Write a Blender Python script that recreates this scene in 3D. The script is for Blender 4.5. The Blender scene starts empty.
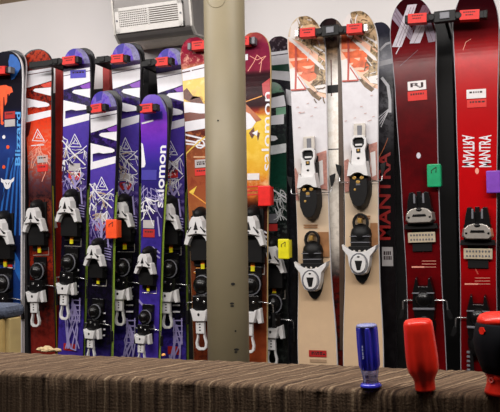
import bpy, bmesh, math, random
from mathutils import Vector, Matrix
random.seed(7)
scene = bpy.context.scene
COL = scene.collection
V = Vector
# ------------------------------------------------------------------ camera
F_PX, CX, CY = 700.0, 250.0, 206.0
CAM = V((0, 0, 1.15))
yaw, pitch, roll = math.radians(20), math.radians(2.13), math.radians(0.8)
Fw = V((-math.sin(yaw)*math.cos(pitch), math.cos(yaw)*math.cos(pitch), math.sin(pitch)))
R0 = V((math.cos(yaw), math.sin(yaw), 0)); U0 = R0.cross(Fw)
Rt = R0*math.cos(roll) - U0*math.sin(roll)
Up = R0*math.sin(roll) + U0*math.cos(roll)
cd = bpy.data.cameras.new('camera'); cam = bpy.data.objects.new('camera', cd); COL.objects.link(cam)
cam.matrix_world = Matrix(((Rt.x, Up.x, -Fw.x, CAM.x), (Rt.y, Up.y, -Fw.y, CAM.y), (Rt.z, Up.z, -Fw.z, CAM.z), (0, 0, 0, 1)))
cd.sensor_fit = 'HORIZONTAL'; cd.sensor_width = 36; cd.lens = 36*F_PX/500; cd.clip_start = 0.05
scene.camera = cam
def ray(px, py): return Fw + Rt*((px-CX)/F_PX) - Up*((py-CY)/F_PX)
def at(px, py, Y):                       # point seen at a pixel, on the upright plane y = Y
    r = ray(px, py); return CAM + r*(Y/r.y)
def at_z(px, py, Z):                     # point seen at a pixel, on the level plane z = Z
    r = ray(px, py); return CAM + r*((Z-CAM.z)/r.z)

# ------------------------------------------------------------------ materials
def lin(c):
    f = lambda x: x/12.92 if x <= 0.04045 else ((x+0.055)/1.055)**2.4
    return tuple(f(v/255.0) for v in c) + (1.0,)
MATS = {}
def mat(name, rgb, rough=0.5, metal=0.0, var=0.10, scale=60, bump=0.0, spec=0.5, trans=0.0, coat=0.0):
    if name in MATS: return MATS[name]
    m = bpy.data.materials.new(name); m.use_nodes = True
    nt = m.node_tree; b = nt.nodes['Principled BSDF']
    tc = nt.nodes.new('ShaderNodeTexCoord'); nz = nt.nodes.new('ShaderNodeTexNoise')
    nz.inputs['Scale'].default_value = scale; nz.inputs['Detail'].default_value = 4
    nt.links.new(tc.outputs['Object'], nz.inputs['Vector'])
    rp = nt.nodes.new('ShaderNodeValToRGB')
    c = lin(rgb)
    rp.color_ramp.elements[0].position = 0.3; rp.color_ramp.elements[1].position = 0.7
    rp.color_ramp.elements[0].color = tuple(v*(1-var) for v in c[:3]) + (1,)
    rp.color_ramp.elements[1].color = tuple(min(1, v*(1+var)) for v in c[:3]) + (1,)
    nt.links.new(nz.outputs['Fac'], rp.inputs['Fac']); nt.links.new(rp.outputs['Color'], b.inputs['Base Color'])
    b.inputs['Roughness'].default_value = rough; b.inputs['Metallic'].default_value = metal
    b.inputs['Specular IOR Level'].default_value = spec
    b.inputs['Transmission Weight'].default_value = trans
    b.inputs['Coat Weight'].default_value = coat
    if bump:
        bp = nt.nodes.new('ShaderNodeBump'); bp.inputs['Strength'].default_value = bump; bp.inputs['Distance'].default_value = 0.004
        nt.links.new(nz.outputs['Fac'], bp.inputs['Height']); nt.links.new(bp.outputs['Normal'], b.inputs['Normal'])
    MATS[name] = m; return m
def sheet_mat(name, A, B, cut=0.52, soft=0.05, scale=45, stretch=1.0, rough=0.2):
    """printed top sheet: two colour runs along the ski, broken into each other by a noise mask; stops are (metres from tip, rgb)"""
    m = bpy.data.materials.new(name); m.use_nodes = True
    nt = m.node_tree; b = nt.nodes['Principled BSDF']; L = nt.links
    uv = nt.nodes.new('ShaderNodeUVMap'); uv.uv_map = 'UVMap'
    sp = nt.nodes.new('ShaderNodeSeparateXYZ'); L.new(uv.outputs['UV'], sp.inputs[0])
    mp = nt.nodes.new('ShaderNodeMath'); mp.operation = 'DIVIDE'; mp.inputs[1].default_value = 2.0
    L.new(sp.outputs['Y'], mp.inputs[0])
    ramps = []
    for stops in (A, B):
        rp = nt.nodes.new('ShaderNodeValToRGB'); el = rp.color_ramp.elements
        el[0].position = stops[0][0]/2; el[0].color = lin(stops[0][1])
        el[1].position = max(stops[-1][0]/2, el[0].position+1e-4); el[1].color = lin(stops[-1][1])
        for s, c in stops[1:-1]:
            e = el.new(s/2); e.color = lin(c)
        L.new(mp.outputs[0], rp.inputs['Fac']); ramps.append(rp)
    ma = nt.nodes.new('ShaderNodeMapping'); ma.inputs['Scale'].default_value = (1, stretch, 1)
    L.new(uv.outputs['UV'], ma.inputs['Vector'])
    nz = nt.nodes.new('ShaderNodeTexNoise'); nz.inputs['Scale'].default_value = scale; nz.inputs['Detail'].default_value = 6
    nz.inputs['Roughness'].default_value = 0.65
    L.new(ma.outputs['Vector'], nz.inputs['Vector'])
    mr = nt.nodes.new('ShaderNodeMapRange'); mr.inputs['From Min'].default_value = cut-soft; mr.inputs['From Max'].default_value = cut+soft
    L.new(nz.outputs['Fac'], mr.inputs['Value'])
    mx = nt.nodes.new('ShaderNodeMix'); mx.data_type = 'RGBA'
    L.new(mr.outputs['Result'], mx.inputs['Factor'])
    L.new(ramps[0].outputs['Color'], mx.inputs['A']); L.new(ramps[1].outputs['Color'], mx.inputs['B'])
    L.new(mx.outputs['Result'], b.inputs['Base Color'])
    b.inputs['Roughness'].default_value = rough; b.inputs['Specular IOR Level'].default_value = 0.2
    return m

BLACK = mat('black_plastic', (15, 14, 15), 0.5, spec=0.25)
BLACK_GLOSS = mat('glossy_black_plastic', (14, 13, 14), 0.25, spec=0.4)
WHITE = mat('white_plastic', (214, 212, 212), 0.35, var=0.04)
GREYP = mat('grey_plastic', (105, 105, 112), 0.45)
CREAMM = mat('pale_plate_metal', (216, 200, 174), 0.35, 0.3)
SILVER = mat('brushed_aluminium', (205, 198, 190), 0.3, 0.7)
STEEL = mat('steel_wire', (210, 210, 210), 0.25, 0.9)
BRASS = mat('brass_screw', (190, 150, 80), 0.35, 0.6)
YELLOW = mat('yellow_plastic', (225, 215, 20), 0.45)
ORANGE_I = mat('orange_indicator', (235, 130, 20), 0.45)
REDL = mat('red_label_paper', (206, 30, 20), 0.6, var=0.06)
DREDL = mat('dark_red_label_paper', (170, 22, 20), 0.6, var=0.06)
GREYL = mat('grey_label_paper', (176, 170, 170), 0.6, var=0.05)
WHITEL = mat('white_label_paper', (220, 214, 214), 0.6, var=0.04)
INK = mat('dark_ink', (40, 14, 16), 0.7)
WHITE_INK = mat('white_print', (222, 220, 226), 0.4, var=0.03)
BASE_BLACK = mat('black_ski_base', (30, 29, 32), 0.3)
EDGE = mat('steel_edge', (170, 168, 170), 0.3, 0.8)
SIDE_WHITE = mat('white_sidewall', (215, 212, 215), 0.4)
SIDE_DARK = mat('dark_sidewall', (28, 26, 30), 0.4)
SIDE_GREEN = mat('lime_green_sidewall', (206, 250, 90), 0.4)
SIDE_YEL = mat('yellow_green_sidewall', (190, 180, 40), 0.4)
SIDE_GREY = mat('grey_sidewall', (170, 168, 176), 0.35)
SIDE_GOLD = mat('gold_sidewall', (205, 175, 120), 0.4)

# ------------------------------------------------------------------ object helpers
def link(name, bm, mats, parent=None, loc=None, bevel=0.0, smooth=False, label=None):
    bmesh.ops.recalc_face_normals(bm, faces=bm.faces)
    me = bpy.data.meshes.new(name); bm.to_mesh(me); bm.free()
    for m in (mats if isinstance(mats, (list, tuple)) else [mats]): me.materials.append(m)
    o = bpy.data.objects.new(name, me); COL.objects.link(o)
    if parent: o.parent = parent
    if loc is not None: o.location = loc
    if smooth:
        for p in me.polygons: p.use_smooth = True
    if bevel:
        b = o.modifiers.new('Bevel', 'BEVEL'); b.width = bevel; b.segments = 2; b.limit_method = 'ANGLE'; b.angle_limit = 0.6
    if label: o['label'] = label
    return o
def tag(o, label, cat, group=None):
    o['label'] = label; o['category'] = cat
    if group: o['group'] = group
    return o
def struct(o): o['kind'] = 'structure'; return o
def empty(name, loc, mat3=None):
    o = bpy.data.objects.new(name, None); COL.objects.link(o); o.empty_display_size = 0.05
    o.location = loc
    if mat3 is not None: o.rotation_euler = mat3.to_euler()
    return o
def box(bm, x0, x1, y0, y1, z0, z1, mi=0):
    vs = [bm.verts.new((x, y, z)) for x in (x0, x1) for y in (y0, y1) for z in (z0, z1)]
    for q in ((0,1,3,2), (4,6,7,5), (0,4,5,1), (2,3,7,6), (0,2,6,4), (1,5,7,3)):
        f = bm.faces.new([vs[i] for i in q]); f.material_index = mi
def tube(bm, pts, r, n=8, mi=0, closed=False):
    pts = [V(p) for p in pts]; rings = []
    N = len(pts)
    for i, p in enumerate(pts):
        if closed: t = pts[(i+1) % N]-pts[i-1]
        else: t = pts[min(i+1, N-1)]-pts[max(i-1, 0)]
        t.normalize(); a = t.cross(V((0, 0, 1)) if abs(t.z) < 0.9 else V((0, 1, 0))).normalized(); b = t.cross(a)
        rr = r[i] if isinstance(r, (list, tuple)) else r
        rings.append([bm.verts.new(p + a*rr*math.cos(2*math.pi*k/n) + b*rr*math.sin(2*math.pi*k/n)) for k in range(n)])
    for i in range(N if closed else N-1):
        A, B = rings[i], rings[(i+1) % N]
        for k in range(n):
            f = bm.faces.new((A[k], A[(k+1) % n], B[(k+1) % n], B[k])); f.material_index = mi; f.smooth = True
    if not closed:
        bm.faces.new(rings[0]).material_index = mi; bm.faces.new(rings[-1]).material_index = mi
def lathe(bm, prof, n=32, c=(0, 0, 0), mi=0, flute=0, fd=0.0, fr=None):
    """prof: (radius, z[, material]); flute = number of grooves of depth fd between the heights fr"""
    rings = []
    for p in prof:
        r, z = p[0], p[1]; ring = []
        for k in range(n):
            a = 2*math.pi*k/n; rr = r
            if flute and fr[0] <= z <= fr[1]: rr = r*(1-fd*(0.5+0.5*math.cos(a*flute))**3)
            ring.append(bm.verts.new((c[0]+rr*math.cos(a), c[1]+rr*math.sin(a), c[2]+z)))
        rings.append(ring)
    for i in range(len(rings)-1):
        for k in range(n):
            f = bm.faces.new((rings[i][k], rings[i][(k+1) % n], rings[i+1][(k+1) % n], rings[i+1][k]))
            f.smooth = True; f.material_index = prof[i][2] if len(prof[i]) > 2 else mi
    f = bm.faces.new(rings[0]); f.material_index = prof[0][2] if len(prof[0]) > 2 else mi
    f = bm.faces.new(rings[-1]); f.material_index = prof[-1][2] if len(prof[-1]) > 2 else mi
def text_mesh(s, bold=0.0):
    cu = bpy.data.curves.new('t', 'FONT'); cu.body = s; cu.offset = bold; cu.size = 1.0; cu.resolution_u = 3
    o = bpy.data.objects.new('t', cu); COL.objects.link(o)
    dg = bpy.context.evaluated_depsgraph_get(); oe = o.evaluated_get(dg); me = oe.to_mesh()
    vs = [(v.co.x, v.co.y) for v in me.vertices]; fs = [tuple(p.vertices) for p in me.polygons]
    oe.to_mesh_clear(); COL.objects.unlink(o); bpy.data.objects.remove(o); bpy.data.curves.remove(cu)
    xs = [v[0] for v in vs]; ys = [v[1] for v in vs]
    x0, x1, y0, y1 = min(xs), max(xs), min(ys), max(ys)
    return [((x-x0)/(x1-x0), (y-y0)/(y1-y0)) for x, y in vs], fs

# ------------------------------------------------------------------ the ski
GROUP = 'skis hung on the wall rack'
class Ski:
    """one ski: straight axis seen from apex (px) to bottom (px); widths = (row, half width) in photo pixels"""
    def __init__(s, apex, bottom, widths, Y, z_tail=0.14, Lt=0.075, rise=0.026, Lr=0.2, t=0.0105, pw=2.3):
        s.Y, s.t, s.Lt, s.rise, s.Lr, s.pw = Y, t, Lt, rise, Lr, pw
        A = at(apex[0], apex[1], Y-rise); B = at(bottom[0], bottom[1], Y)
        s.A = V((at(apex[0], apex[1], Y).x, A.z)); A.x = s.A.x; d = V((B.x-A.x, B.z-A.z)).normalized(); s.d = d; s.e = V((-d.y, d.x))
        s.L = (A.z-z_tail)/(-d.y)
        s.apex, s.bottom = apex, bottom
        ws = []
        for row, hw in widths:
            k = (row-apex[1])/(bottom[1]-apex[1]); cx = apex[0]+(bottom[0]-apex[0])*k
            sa = s.su(cx, row)[1]; a = at(cx, row, Y); b = at(cx+hw, row, Y)
            ws.append((sa, abs(b.x-a.x)))
        ws.append((s.L, ws[-1][1]*1.02)); s.ws = ws
        tail = s.A + d*s.L
        s.root_loc = V((tail.x, Y+t, tail.y))
        s.rot = Matrix(((s.e.x, 0, -d.x), (0, 1, 0), (s.e.y, 0, -d.y)))
    def disp(s, q): return s.rise*max(0.0, 1-q/s.Lr)**2
    def hw(s, q):
        w = s.ws[0][1]
        if q >= s.ws[-1][0]: w = s.ws[-1][1]
        else:
            for (a, wa), (b, wb) in zip(s.ws, s.ws[1:]):
                if a <= q <= b:
                    k = (q-a)/max(b-a, 1e-6); k = k*k*(3-2*k); w = wa+(wb-wa)*k; break
        if q < s.Lt: w *= max(0.0, 1-(1-q/s.Lt)**s.pw)**(1/s.pw)
        e = s.L-q
        if e < 0.04: w *= (1-(1-max(e, 0)/0.04)**3)**(1/3.0)*0.4+0.6
        return max(w, 0.001)
    def su(s, px, py):                   # photo pixel -> lateral offset (m), distance from the tip (m)
        q = 0.5
        for _ in range(6):
            P = at(px, py, s.Y-(s.disp(q) if q >= 0 else s.rise)); r = V((P.x, P.z))-s.A
            q = r.dot(s.d)
        return r.dot(s.e), q
    def q(s, row):
        k = (row-s.apex[1])/(s.bottom[1]-s.apex[1]); return max(0.0, s.su(s.apex[0]+(s.bottom[0]-s.apex[0])*k, row)[1])
    def P(s, x, q, h=0.0):               # local point: lateral, distance from tip, height above the top sheet
        return V((x, -s.t-h-s.disp(q), s.L-q))
    def start(s, sheet, side, base=None, edge=None, edge_from=None):
        s.mats = [sheet, side, base or BASE_BLACK, edge or EDGE]
        bm = bmesh.new(); s.bm = bm; s.uv = bm.loops.layers.uv.new('UVMap')
        qs = [s.Lt*(k/10.0)**2*0.999+0.0006 for k in range(11)] + [s.Lt+(s.Lr-s.Lt)*k/7.0 for k in range(1, 8)]
        n = 22; qs += [s.Lr+(s.L-0.04-s.Lr)*k/n for k in range(1, n+1)] + [s.L-0.02, s.L-0.008, s.L-0.0005]
        prof = [(-1, 'e0'), (-1, 'e1'), (-1, 's1'), (-0.965, 'top'), (-0.5, 'top'), (0, 'top'), (0.5, 'top'), (0.965, 'top'), (1, 's1'), (1, 'e1'), (1, 'e0')]
        H = {'e0': -s.t, 'e1': -s.t+(0.005 if edge_from else 0.002), 's1': -0.0025, 'top': 0.0}
        rows = []
        for q in qs:
            w = s.hw(q); rows.append(([bm.verts.new(s.P(u*w, q, H[k])) for u, k in prof], q, w))
        for (ra, qa, wa), (rb, qb, wb) in zip(rows, rows[1:]):
            m = len(prof)
            for k in range(m):
                k2 = (k+1) % m
                f = bm.faces.new((ra[k], ra[k2], rb[k2], rb[k]))
                if k == m-1: f.material_index = 2
                elif k in (0, m-2): f.material_index = 3 if edge_from is None or qa > edge_from else 1
                elif k in (1, 2, m-3, m-4): f.material_index = 1
                else: f.material_index = 0
                us = (prof[k][0]*wa, prof[k2][0]*wa, prof[k2][0]*wb, prof[k][0]*wb); qq = (qa, qa, qb, qb)
                for lp, a, b in zip(f.loops, us, qq): lp[s.uv].uv = (a, b)
        bm.faces.new(rows[0][0]).material_index = 1; bm.faces.new(rows[-1][0]).material_index = 1
        s.lift = 0.0004
    def mi(s, m):
        if m not in s.mats: s.mats.append(m)
        return s.mats.index(m)
    def _decal(s, vs, fs, m, clip=0.955):
        tb = bmesh.new(); bv = []
        for px, py in vs:
            x, q = s.su(px, py); bv.append(tb.verts.new((x, q, 0)))
        for f in fs:
            try: tb.faces.new([bv[i] for i in f])
            except ValueError: pass
        bmesh.ops.triangulate(tb, faces=tb.faces)
        def cut(co, no, clear):
            bmesh.ops.bisect_plane(tb, geom=tb.verts[:]+tb.edges[:]+tb.faces[:], plane_co=co, plane_no=no, clear_outer=clear)
        cut((0, 0.0015, 0), (0, -1, 0), True)
        if tb.verts:
            ys = [v.co.y for v in tb.verts]; y0, y1 = min(ys), max(ys)
            y = 0.003
            while y < y1 and y < s.Lr+0.01:
                if y > y0: cut((0, y, 0), (0, 1, 0), False)
                y += 0.003 if y < 0.03 else 0.007 if y < s.Lt else 0.016
            for v in tb.verts: v.co.x /= s.hw(v.co.y)
            cut((clip, 0, 0), (1, 0, 0), True); cut((-clip, 0, 0), (-1, 0, 0), True)
            for u in (-0.5, 0, 0.5): cut((u, 0, 0), (1, 0, 0), False)
        mi = s.mi(m); s.lift += 0.00003
        mp = {}
        for v in tb.verts: mp[v] = s.bm.verts.new(s.P(v.co.x*s.hw(v.co.y), v.co.y, s.lift))
        for f in tb.faces:
            try:
                g = s.bm.faces.new([mp[v] for v in f.verts]); g.material_index = mi
                for lp, v in zip(g.loops, f.verts): lp[s.uv].uv = (v.co.x*s.hw(v.co.y), v.co.y)
            except ValueError: pass
        tb.free()
    def poly(s, pts, m): s._decal(pts, [tuple(range(len(pts)))], m)
    def line(s, pts, w, m):              # a printed stroke, w px wide
        for i, ((x0, y0), (x1, y1)) in enumerate(zip(pts, pts[1:])):
            dx, dy = x1-x0, y1-y0; l = math.hypot(dx, dy) or 1; nx, ny = -dy/l*w/2, dx/l*w/2
            ex, ey = dx/l*w*0.2, dy/l*w*0.2
            s._decal([(x0+nx-ex, y0+ny-ey), (x1+nx+ex, y1+ny+ey), (x1-nx+ex, y1-ny+ey), (x0-nx-ex, y0-ny-ey)], [(0, 1, 2, 3)], m)
    def text(s, word, x_base, x_top, y_start, y_end, m, bold=0.01, slant=0.0):
        """vertical word: reads from y_start to y_end, letter feet at x_base, letter heads at x_top"""
        vs, fs = text_mesh(word, bold)
        s._decal([(x_base+(x_top-x_base)*v+slant*u, y_start+(y_end-y_start)*u) for u, v in vs], fs, m)
    def splatter(s, x, y, m, n=7, length=22, spread=1.2, w=1.0, down=1):
        for _ in range(n):
            a = math.pi/2*down+random.uniform(-spread, spread); px, py = x, y; pts = [(px, py)]
            for k in range(random.randint(2, 4)):
                a += random.uniform(-0.6, 0.6); l = length/3*random.uniform(0.6, 1.4)
                px += math.cos(a)*l*0.7; py += math.sin(a)*l; pts.append((px, py))
            s.line(pts, w*random.uniform(0.6, 1.3), m)
    def finish(s, label):
        r = empty('ski', s.root_loc, s.rot); s.root = r
        tag(r, label, 'ski', GROUP)
        link('ski_body', s.bm, s.mats, r)
        return r
    def sticker(s, x0, x1, y0, y1, m, ink=None, name='label_sticker', label=None, word=None):
        bm = bmesh.new(); (a, q0), (b, _) = s.su(x0, y0), s.su(x1, y0); q1 = s.su(x0, y1)[1]
        def quad(a, b, q0, q1, h0, h1, mi):
            vs = [[bm.verts.new(s.P(x, q, h)) for x, q in ((a, q0), (b, q0), (b, q1), (a, q1))] for h in (h0, h1)]
            for k in range(4):
                f = bm.faces.new((vs[0][k], vs[0][(k+1) % 4], vs[1][(k+1) % 4], vs[1][k])); f.material_index = mi
            for g in vs: bm.faces.new(g).material_index = mi
        quad(a, b, q0, q1, 0.0012, 0.0022, 0)
        if word:
            vs, fs = text_mesh(word, 0.02)
            bv = [bm.verts.new(s.P(a+(b-a)*(0.15+0.7*u), q1+(q0-q1)*(0.2+0.6*v), 0.0025)) for u, v in vs]
            for f in fs: bm.faces.new([bv[i] for i in f]).material_index = 1
        elif ink:
            for r in range(ink):
                qa = q0+(q1-q0)*(0.22+0.5*r/max(ink, 1)); qb = qa+(q1-q0)*0.2
                x = a+(b-a)*0.15
                while x < a+(b-a)*0.8:
                    w = (b-a)*random.uniform(0.05, 0.16); quad(x, x+w, qa, qb, 0.0022, 0.0025, 1); x += w+(b-a)*0.05
        return link(name, bm, [m, INK], s.root, label=label)

# ---- binding shapes: outlines in binding units (x right, y down), heights in metres
class Part:
    def __init__(s, ski, px, py, sx, sz, mats):
        s.k, s.sx, s.sz, s.mats = ski, sx, sz, mats
        s.x0, s.q0 = ski.su(px, py); s.x0 = 0.0; s.bm = bmesh.new()
    def p(s, x, y, h): return s.k.P(s.x0+x*s.sx, s.q0+y*s.sz, h)
    def prism(s, pts, h0, h1, mi=0, taper=1.0, skew=0.0):
        cx = sum(p[0] for p in pts)/len(pts); cy = sum(p[1] for p in pts)/len(pts)
        a = [s.bm.verts.new(s.p(x, y, h0)) for x, y in pts]
        b = [s.bm.verts.new(s.p(cx+(x-cx)*taper, cy+(y-cy)*taper+skew, h1)) for x, y in pts]
        n = len(pts)
        for i in range(n): s.bm.faces.new((a[i], a[(i+1) % n], b[(i+1) % n], b[i])).material_index = mi
        s.bm.faces.new(a).material_index = mi; s.bm.faces.new(b).material_index = mi
    def rect(s, x0, x1, y0, y1, h0, h1, mi=0, taper=1.0): s.prism([(x0, y0), (x1, y0), (x1, y1), (x0, y1)], h0, h1, mi, taper)
    def dome(s, x, y, rx, ry, h0, h, mi=0, n=14, m=5):
        rings = []
        for i in range(m):
            a = math.pi/2*i/m
            rings.append([s.bm.verts.new(s.p(x+rx*math.cos(a)*math.cos(2*math.pi*k/n), y+ry*math.cos(a)*math.sin(2*math.pi*k/n), h0+h*math.sin(a))) for k in range(n)])
        s.bm.faces.new(rings[0]).material_index = mi
        for A, B in zip(rings, rings[1:]):
            for k in range(n):
                f = s.bm.faces.new((A[k], A[(k+1) % n], B[(k+1) % n], B[k])); f.material_index = mi; f.smooth = True
        top = s.bm.verts.new(s.p(x, y, h0+h))
        for k in range(n):
            f = s.bm.faces.new((rings[-1][k], rings[-1][(k+1) % n], top)); f.material_index = mi; f.smooth = True
    def ring(s, out, inn, h0, h1, mi=0):
        n = len(out); L = [[s.bm.verts.new(s.p(x, y, h)) for x, y in pts] for pts in (out, inn) for h in (h0, h1)]
        for i in range(n):
            j = (i+1) % n
            for A, B in ((L[0], L[1]), (L[2], L[3]), (L[0], L[2]), (L[1], L[3])):
                s.bm.faces.new((A[i], A[j], B[j], B[i])).material_index = mi
    def wire(s, pts, r, mi=0): tube(s.bm, [s.p(*q) for q in pts], r, 7, mi)
    def done(s, name, parent, bevel=0.0012, label=None): return link(name, s.bm, s.mats, parent, bevel=bevel, label=label)
def oval(x, y, rx, ry, n=14): return [(x+rx*math.cos(2*math.pi*k/n), y+ry*math.sin(2*math.pi*k/n)) for k in range(n)]

def rental_binding(k, toe, heel, scale=1.0):
    """white and black rental binding; toe and heel are photo points on the ski axis"""
    sx, sz = 0.0046*scale*0.9, 0.00405*scale*0.97
    t = Part(k, *toe, sx, sz, [BLACK, YELLOW, ORANGE_I, WHITE, SILVER])
    t.rect(-8, 8, -14, 34, 0, 0.008); t.rect(-9.5, 9.5, 8, 30, 0.006, 0.03, 0, 0.9)
    t.dome(0, -10, 5.5, 7, 0.006, 0.05); t.rect(-6.5, 6.5, -9, 10, 0.006, 0.034)
    t.rect(-11, 11, 17, 21, 0.004, 0.02)
    t.rect(-1.6, 1.6, 32.5, 36.5, 0.007, 0.013, 1); t.rect(-1.6, 1.6, 30, 32.5, 0.007, 0.013, 2)
    t.rect(-9, 9, 38.5, 39.2, 0.001, 0.002, 4); t.rect(8.4, 9, 31, 39, 0.001, 0.002, 4)
    tb = t.done('toe_binding', k.root)
    w = Part(k, *toe, sx, sz, [WHITE, BLACK, GREYP])
    w.prism([(-4, -9), (4, -9), (6.5, -5), (7.5, 3), (9.5, 9), (0, 7.5), (-9.5, 9), (-7.5, 3), (-6.5, -5)], 0.03, 0.06, 0, 0.82)
    for sg in (-1, 1):
        w.prism([(sg*5, 1), (sg*9, 3), (sg*12.5, 15.5), (sg*9, 16.5), (sg*6.5, 11), (sg*3.5, 7.5)], 0.022, 0.05, 0, 0.9)
        w.prism([(sg*3.6, 1), (sg*4.4, .2), (sg*7.8, 5), (sg*7.2, 6)], 0.03, 0.0605, 1)
    w.prism([(0, -4), (2, 3.2), (-2, 3.2)], 0.055, 0.0615, 1); w.prism(oval(0, 5, 0.9, 0.9, 8), 0.055, 0.0612, 1)
    w.done('toe_wings', tb, label='white toe wings')
    h = Part(k, *heel, sx, sz, [BLACK_GLOSS, STEEL, GREYP])
    h.rect(-7, 7, -34, 10, 0, 0.01); h.dome(0, -20, 8, 9.5, 0.008, 0.05); h.rect(-8, 8, -12, 4, 0.01, 0.04, 0, 0.9)
    h.ring(oval(1, -20, 7.5, 8.6), oval(1, -20, 6.6, 7.7), 0.03, 0.036, 2)
    h.prism(oval(-2.5, -8, 1.3, 1.3, 8), 0.035, 0.042, 1); h.prism(oval(3, -6, 1, 1, 8), 0.035, 0.042, 1)
    hb = h.done('heel_binding', k.root)
    l = Part(k, *heel, sx, sz, [WHITE, BLACK])
    l.prism([(-8, -1), (-4, 1.2), (4, 1.2), (8, -1), (5.5, 10), (-5.5, 10)], 0.036, 0.062, 0, 0.9)
    l.prism([(4, 0), (9.5, -2), (11, 10), (8, 11)], 0.03, 0.05, 0, 0.9)
    l.rect(-3.6, 3.6, 9, 20, 0.04, 0.054); l.prism(oval(0, 4, 1.1, 1.4, 8), 0.05, 0.063, 1)
    for y in (11.5, 14, 16.5): l.rect(-.8, .8, y, y+1.3, 0.05, 0.0545, 1)
    l.ring([(-3.4, 19), (3.4, 19), (3.6, 23), (5, 28), (4.6, 32), (2.4, 34), (-2.4, 34), (-4.6, 32), (-5, 28), (-3.6, 23)],
           [(-2, 20.5), (2, 20.5), (2.2, 23.4), (3.2, 28), (2.9, 30.8), (1.6, 32), (-1.6, 32), (-2.9, 30.8), (-3.2, 28), (-2.2, 23.4)], 0.036, 0.048)
    l.done('heel_lever', hb, label='white heel lever')
    for sg in (-1, 1):
        b = Part(k, *heel, sx, sz, [STEEL, BLACK, WHITE])
        b.wire([(sg*6, -6, 0.012), (sg*14.8, -5, 0.012), (sg*16, -4, 0.006), (sg*16.3, 8, -0.005)], 0.0022)
        b.prism([(sg*15.2, 2), (sg*17, 2), (sg*17.6, 14), (sg*15.4, 14)], -0.009, 0.002, 1)
        b.done('brake_arm', hb)
def freeride_binding(k, heel, toe, sc):
    """white and black binding of the pale skis: heel unit above, toe unit with swept white wings below"""
    h = Part(k, *heel, sc, sc, [BLACK, SILVER, BRASS, GREYP])
    h.rect(-7.5, 8, -36, 20, 0, 0.012); h.rect(-8.5, 9, -30, -5, 0.01, 0.03, 0, 0.9)
    h.rect(-5.5, 5.5, -55, -40, 0.004, 0.018, 1); h.rect(-2, 2.4, -53, -42, 0.016, 0.02, 3)
    h.prism([(-10, -6), (10, -6), (11, 4), (10.5, 13), (7, 23), (3, 26.5), (-3, 26.5), (-7, 23), (-10.5, 13), (-11, 4)], 0.008, 0.05, 0, 0.78)
    for x, y in ((-3.5, -3), (3.5, -3), (0, 1)): h.prism(oval(x, y, 2, 1.7, 8), 0.04, 0.054, 2)
    h.prism(oval(-3, 8, 1.2, 1.2, 8), 0.045, 0.0515, 2); h.rect(-2, 2, 2, 4, 0.045, 0.052, 3)
    hb = h.done('heel_binding', k.root)
    w = Part(k, *heel, sc, sc, [WHITE, BLACK, BRASS])
    w.ring([(-4.5, -43), (4.5, -43), (7.4, -40), (7.4, -34), (6, -29.5), (6.8, -20), (6.8, -12), (-6.8, -12), (-6.8, -20), (-6, -29.5), (-7.4, -34), (-7.4, -40)],
           [(-3.4, -41), (3.4, -41), (5.4, -39), (5.4, -34.6), (3.6, -31.6), (2.4, -31.4), (1, -31.4), (-1, -31.4), (-2.4, -31.4), (-3.6, -31.6), (-5.4, -34.6), (-5.4, -39)], 0.02, 0.04)
    w.rect(-6, 6, -42, -31, 0.016, 0.027, 1); w.rect(-3.2, 3.2, -35.2, -33.6, 0.02, 0.034)
    w.rect(-2, 2, -30.5, -26.5, 0.035, 0.041, 1); w.rect(-1, 1, -30, -28, 0.041, 0.0415, 2); w.prism(oval(0, -21.5, 1.4, 1.1, 8), 0.035, 0.041, 1)
    w.prism([(-8.6, -19), (-6, -15), (6, -15), (8.6, -19), (10.8, -4), (7, -4.5), (3.5, -7), (0, -7.8), (-3.5, -7), (-7, -4.5), (-10.8, -4)], 0.026, 0.062, 0, 0.9)
    w.done('heel_lever', hb, label='white heel lever with a black opening')
    for sg in (-1, 1):
        b = Part(k, *heel, sc, sc, [STEEL, BLACK])
        b.wire([(sg*8, 0, 0.014), (sg*19, 0, 0.014), (sg*19.8, -1, 0.01), (sg*20.6, -9, 0.0)], 0.0017)
        b.prism([(sg*18.6, -16), (sg*24, -18), (sg*22.8, -11), (sg*20.6, -6), (sg*19.6, -6)], -0.004, 0.008, 1)
        b.done('brake_arm', hb)
    t = Part(k, *toe, sc, sc, [BLACK, BRASS, GREYP, SILVER])
    t.prism(oval(0, 2, 9.5, 25, 18), 0, 0.01); t.dome(0, -19, 10.2, 10.5, 0.006, 0.03); t.rect(-9.6, 9.6, -20, -4, 0.004, 0.03, 0, 0.92)
    t.ring(oval(0, -30, 7.6, 9), oval(0, -30, 5.6, 7), 0.006, 0.024); t.rect(-1.9, 1.9, -34, -29.6, 0.012, 0.036, 1)
    t.rect(-9.8, 9.8, -17.6, -16.8, 0.02, 0.0345, 2); t.rect(-9.4, 9.4, -12, -11.2, 0.02, 0.033, 2); t.rect(-11, 11, -8, 2, 0.01, 0.04, 0, 0.95)
    for x in (-5, 0, 5): t.prism(oval(x, -3.5, 1.2, 1.2, 8), 0.035, 0.042, 3)
    tb = t.done('toe_binding', k.root)
    w = Part(k, *toe, sc, sc, [WHITE, BLACK, GREYP])
    w.prism([(-17, -10), (-13, -7.5), (-7, -4), (0, -2.6), (7, -4), (13, -7.5), (17, -10), (16, -5.5), (11, 1), (9.8, 10), (7, 17), (3, 19), (-3, 19), (-7, 17), (-9.8, 10), (-11, 1), (-16, -5.5)], 0.018, 0.052, 0, 0.94)
    w.ring(oval(0, 8, 8.6, 10.2), oval(0, 8, 7.4, 9), 0.05, 0.0545, 2)
    w.prism(oval(0, 8, 7.4, 9.2), 0.045, 0.06, 0, 0.9)
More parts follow.
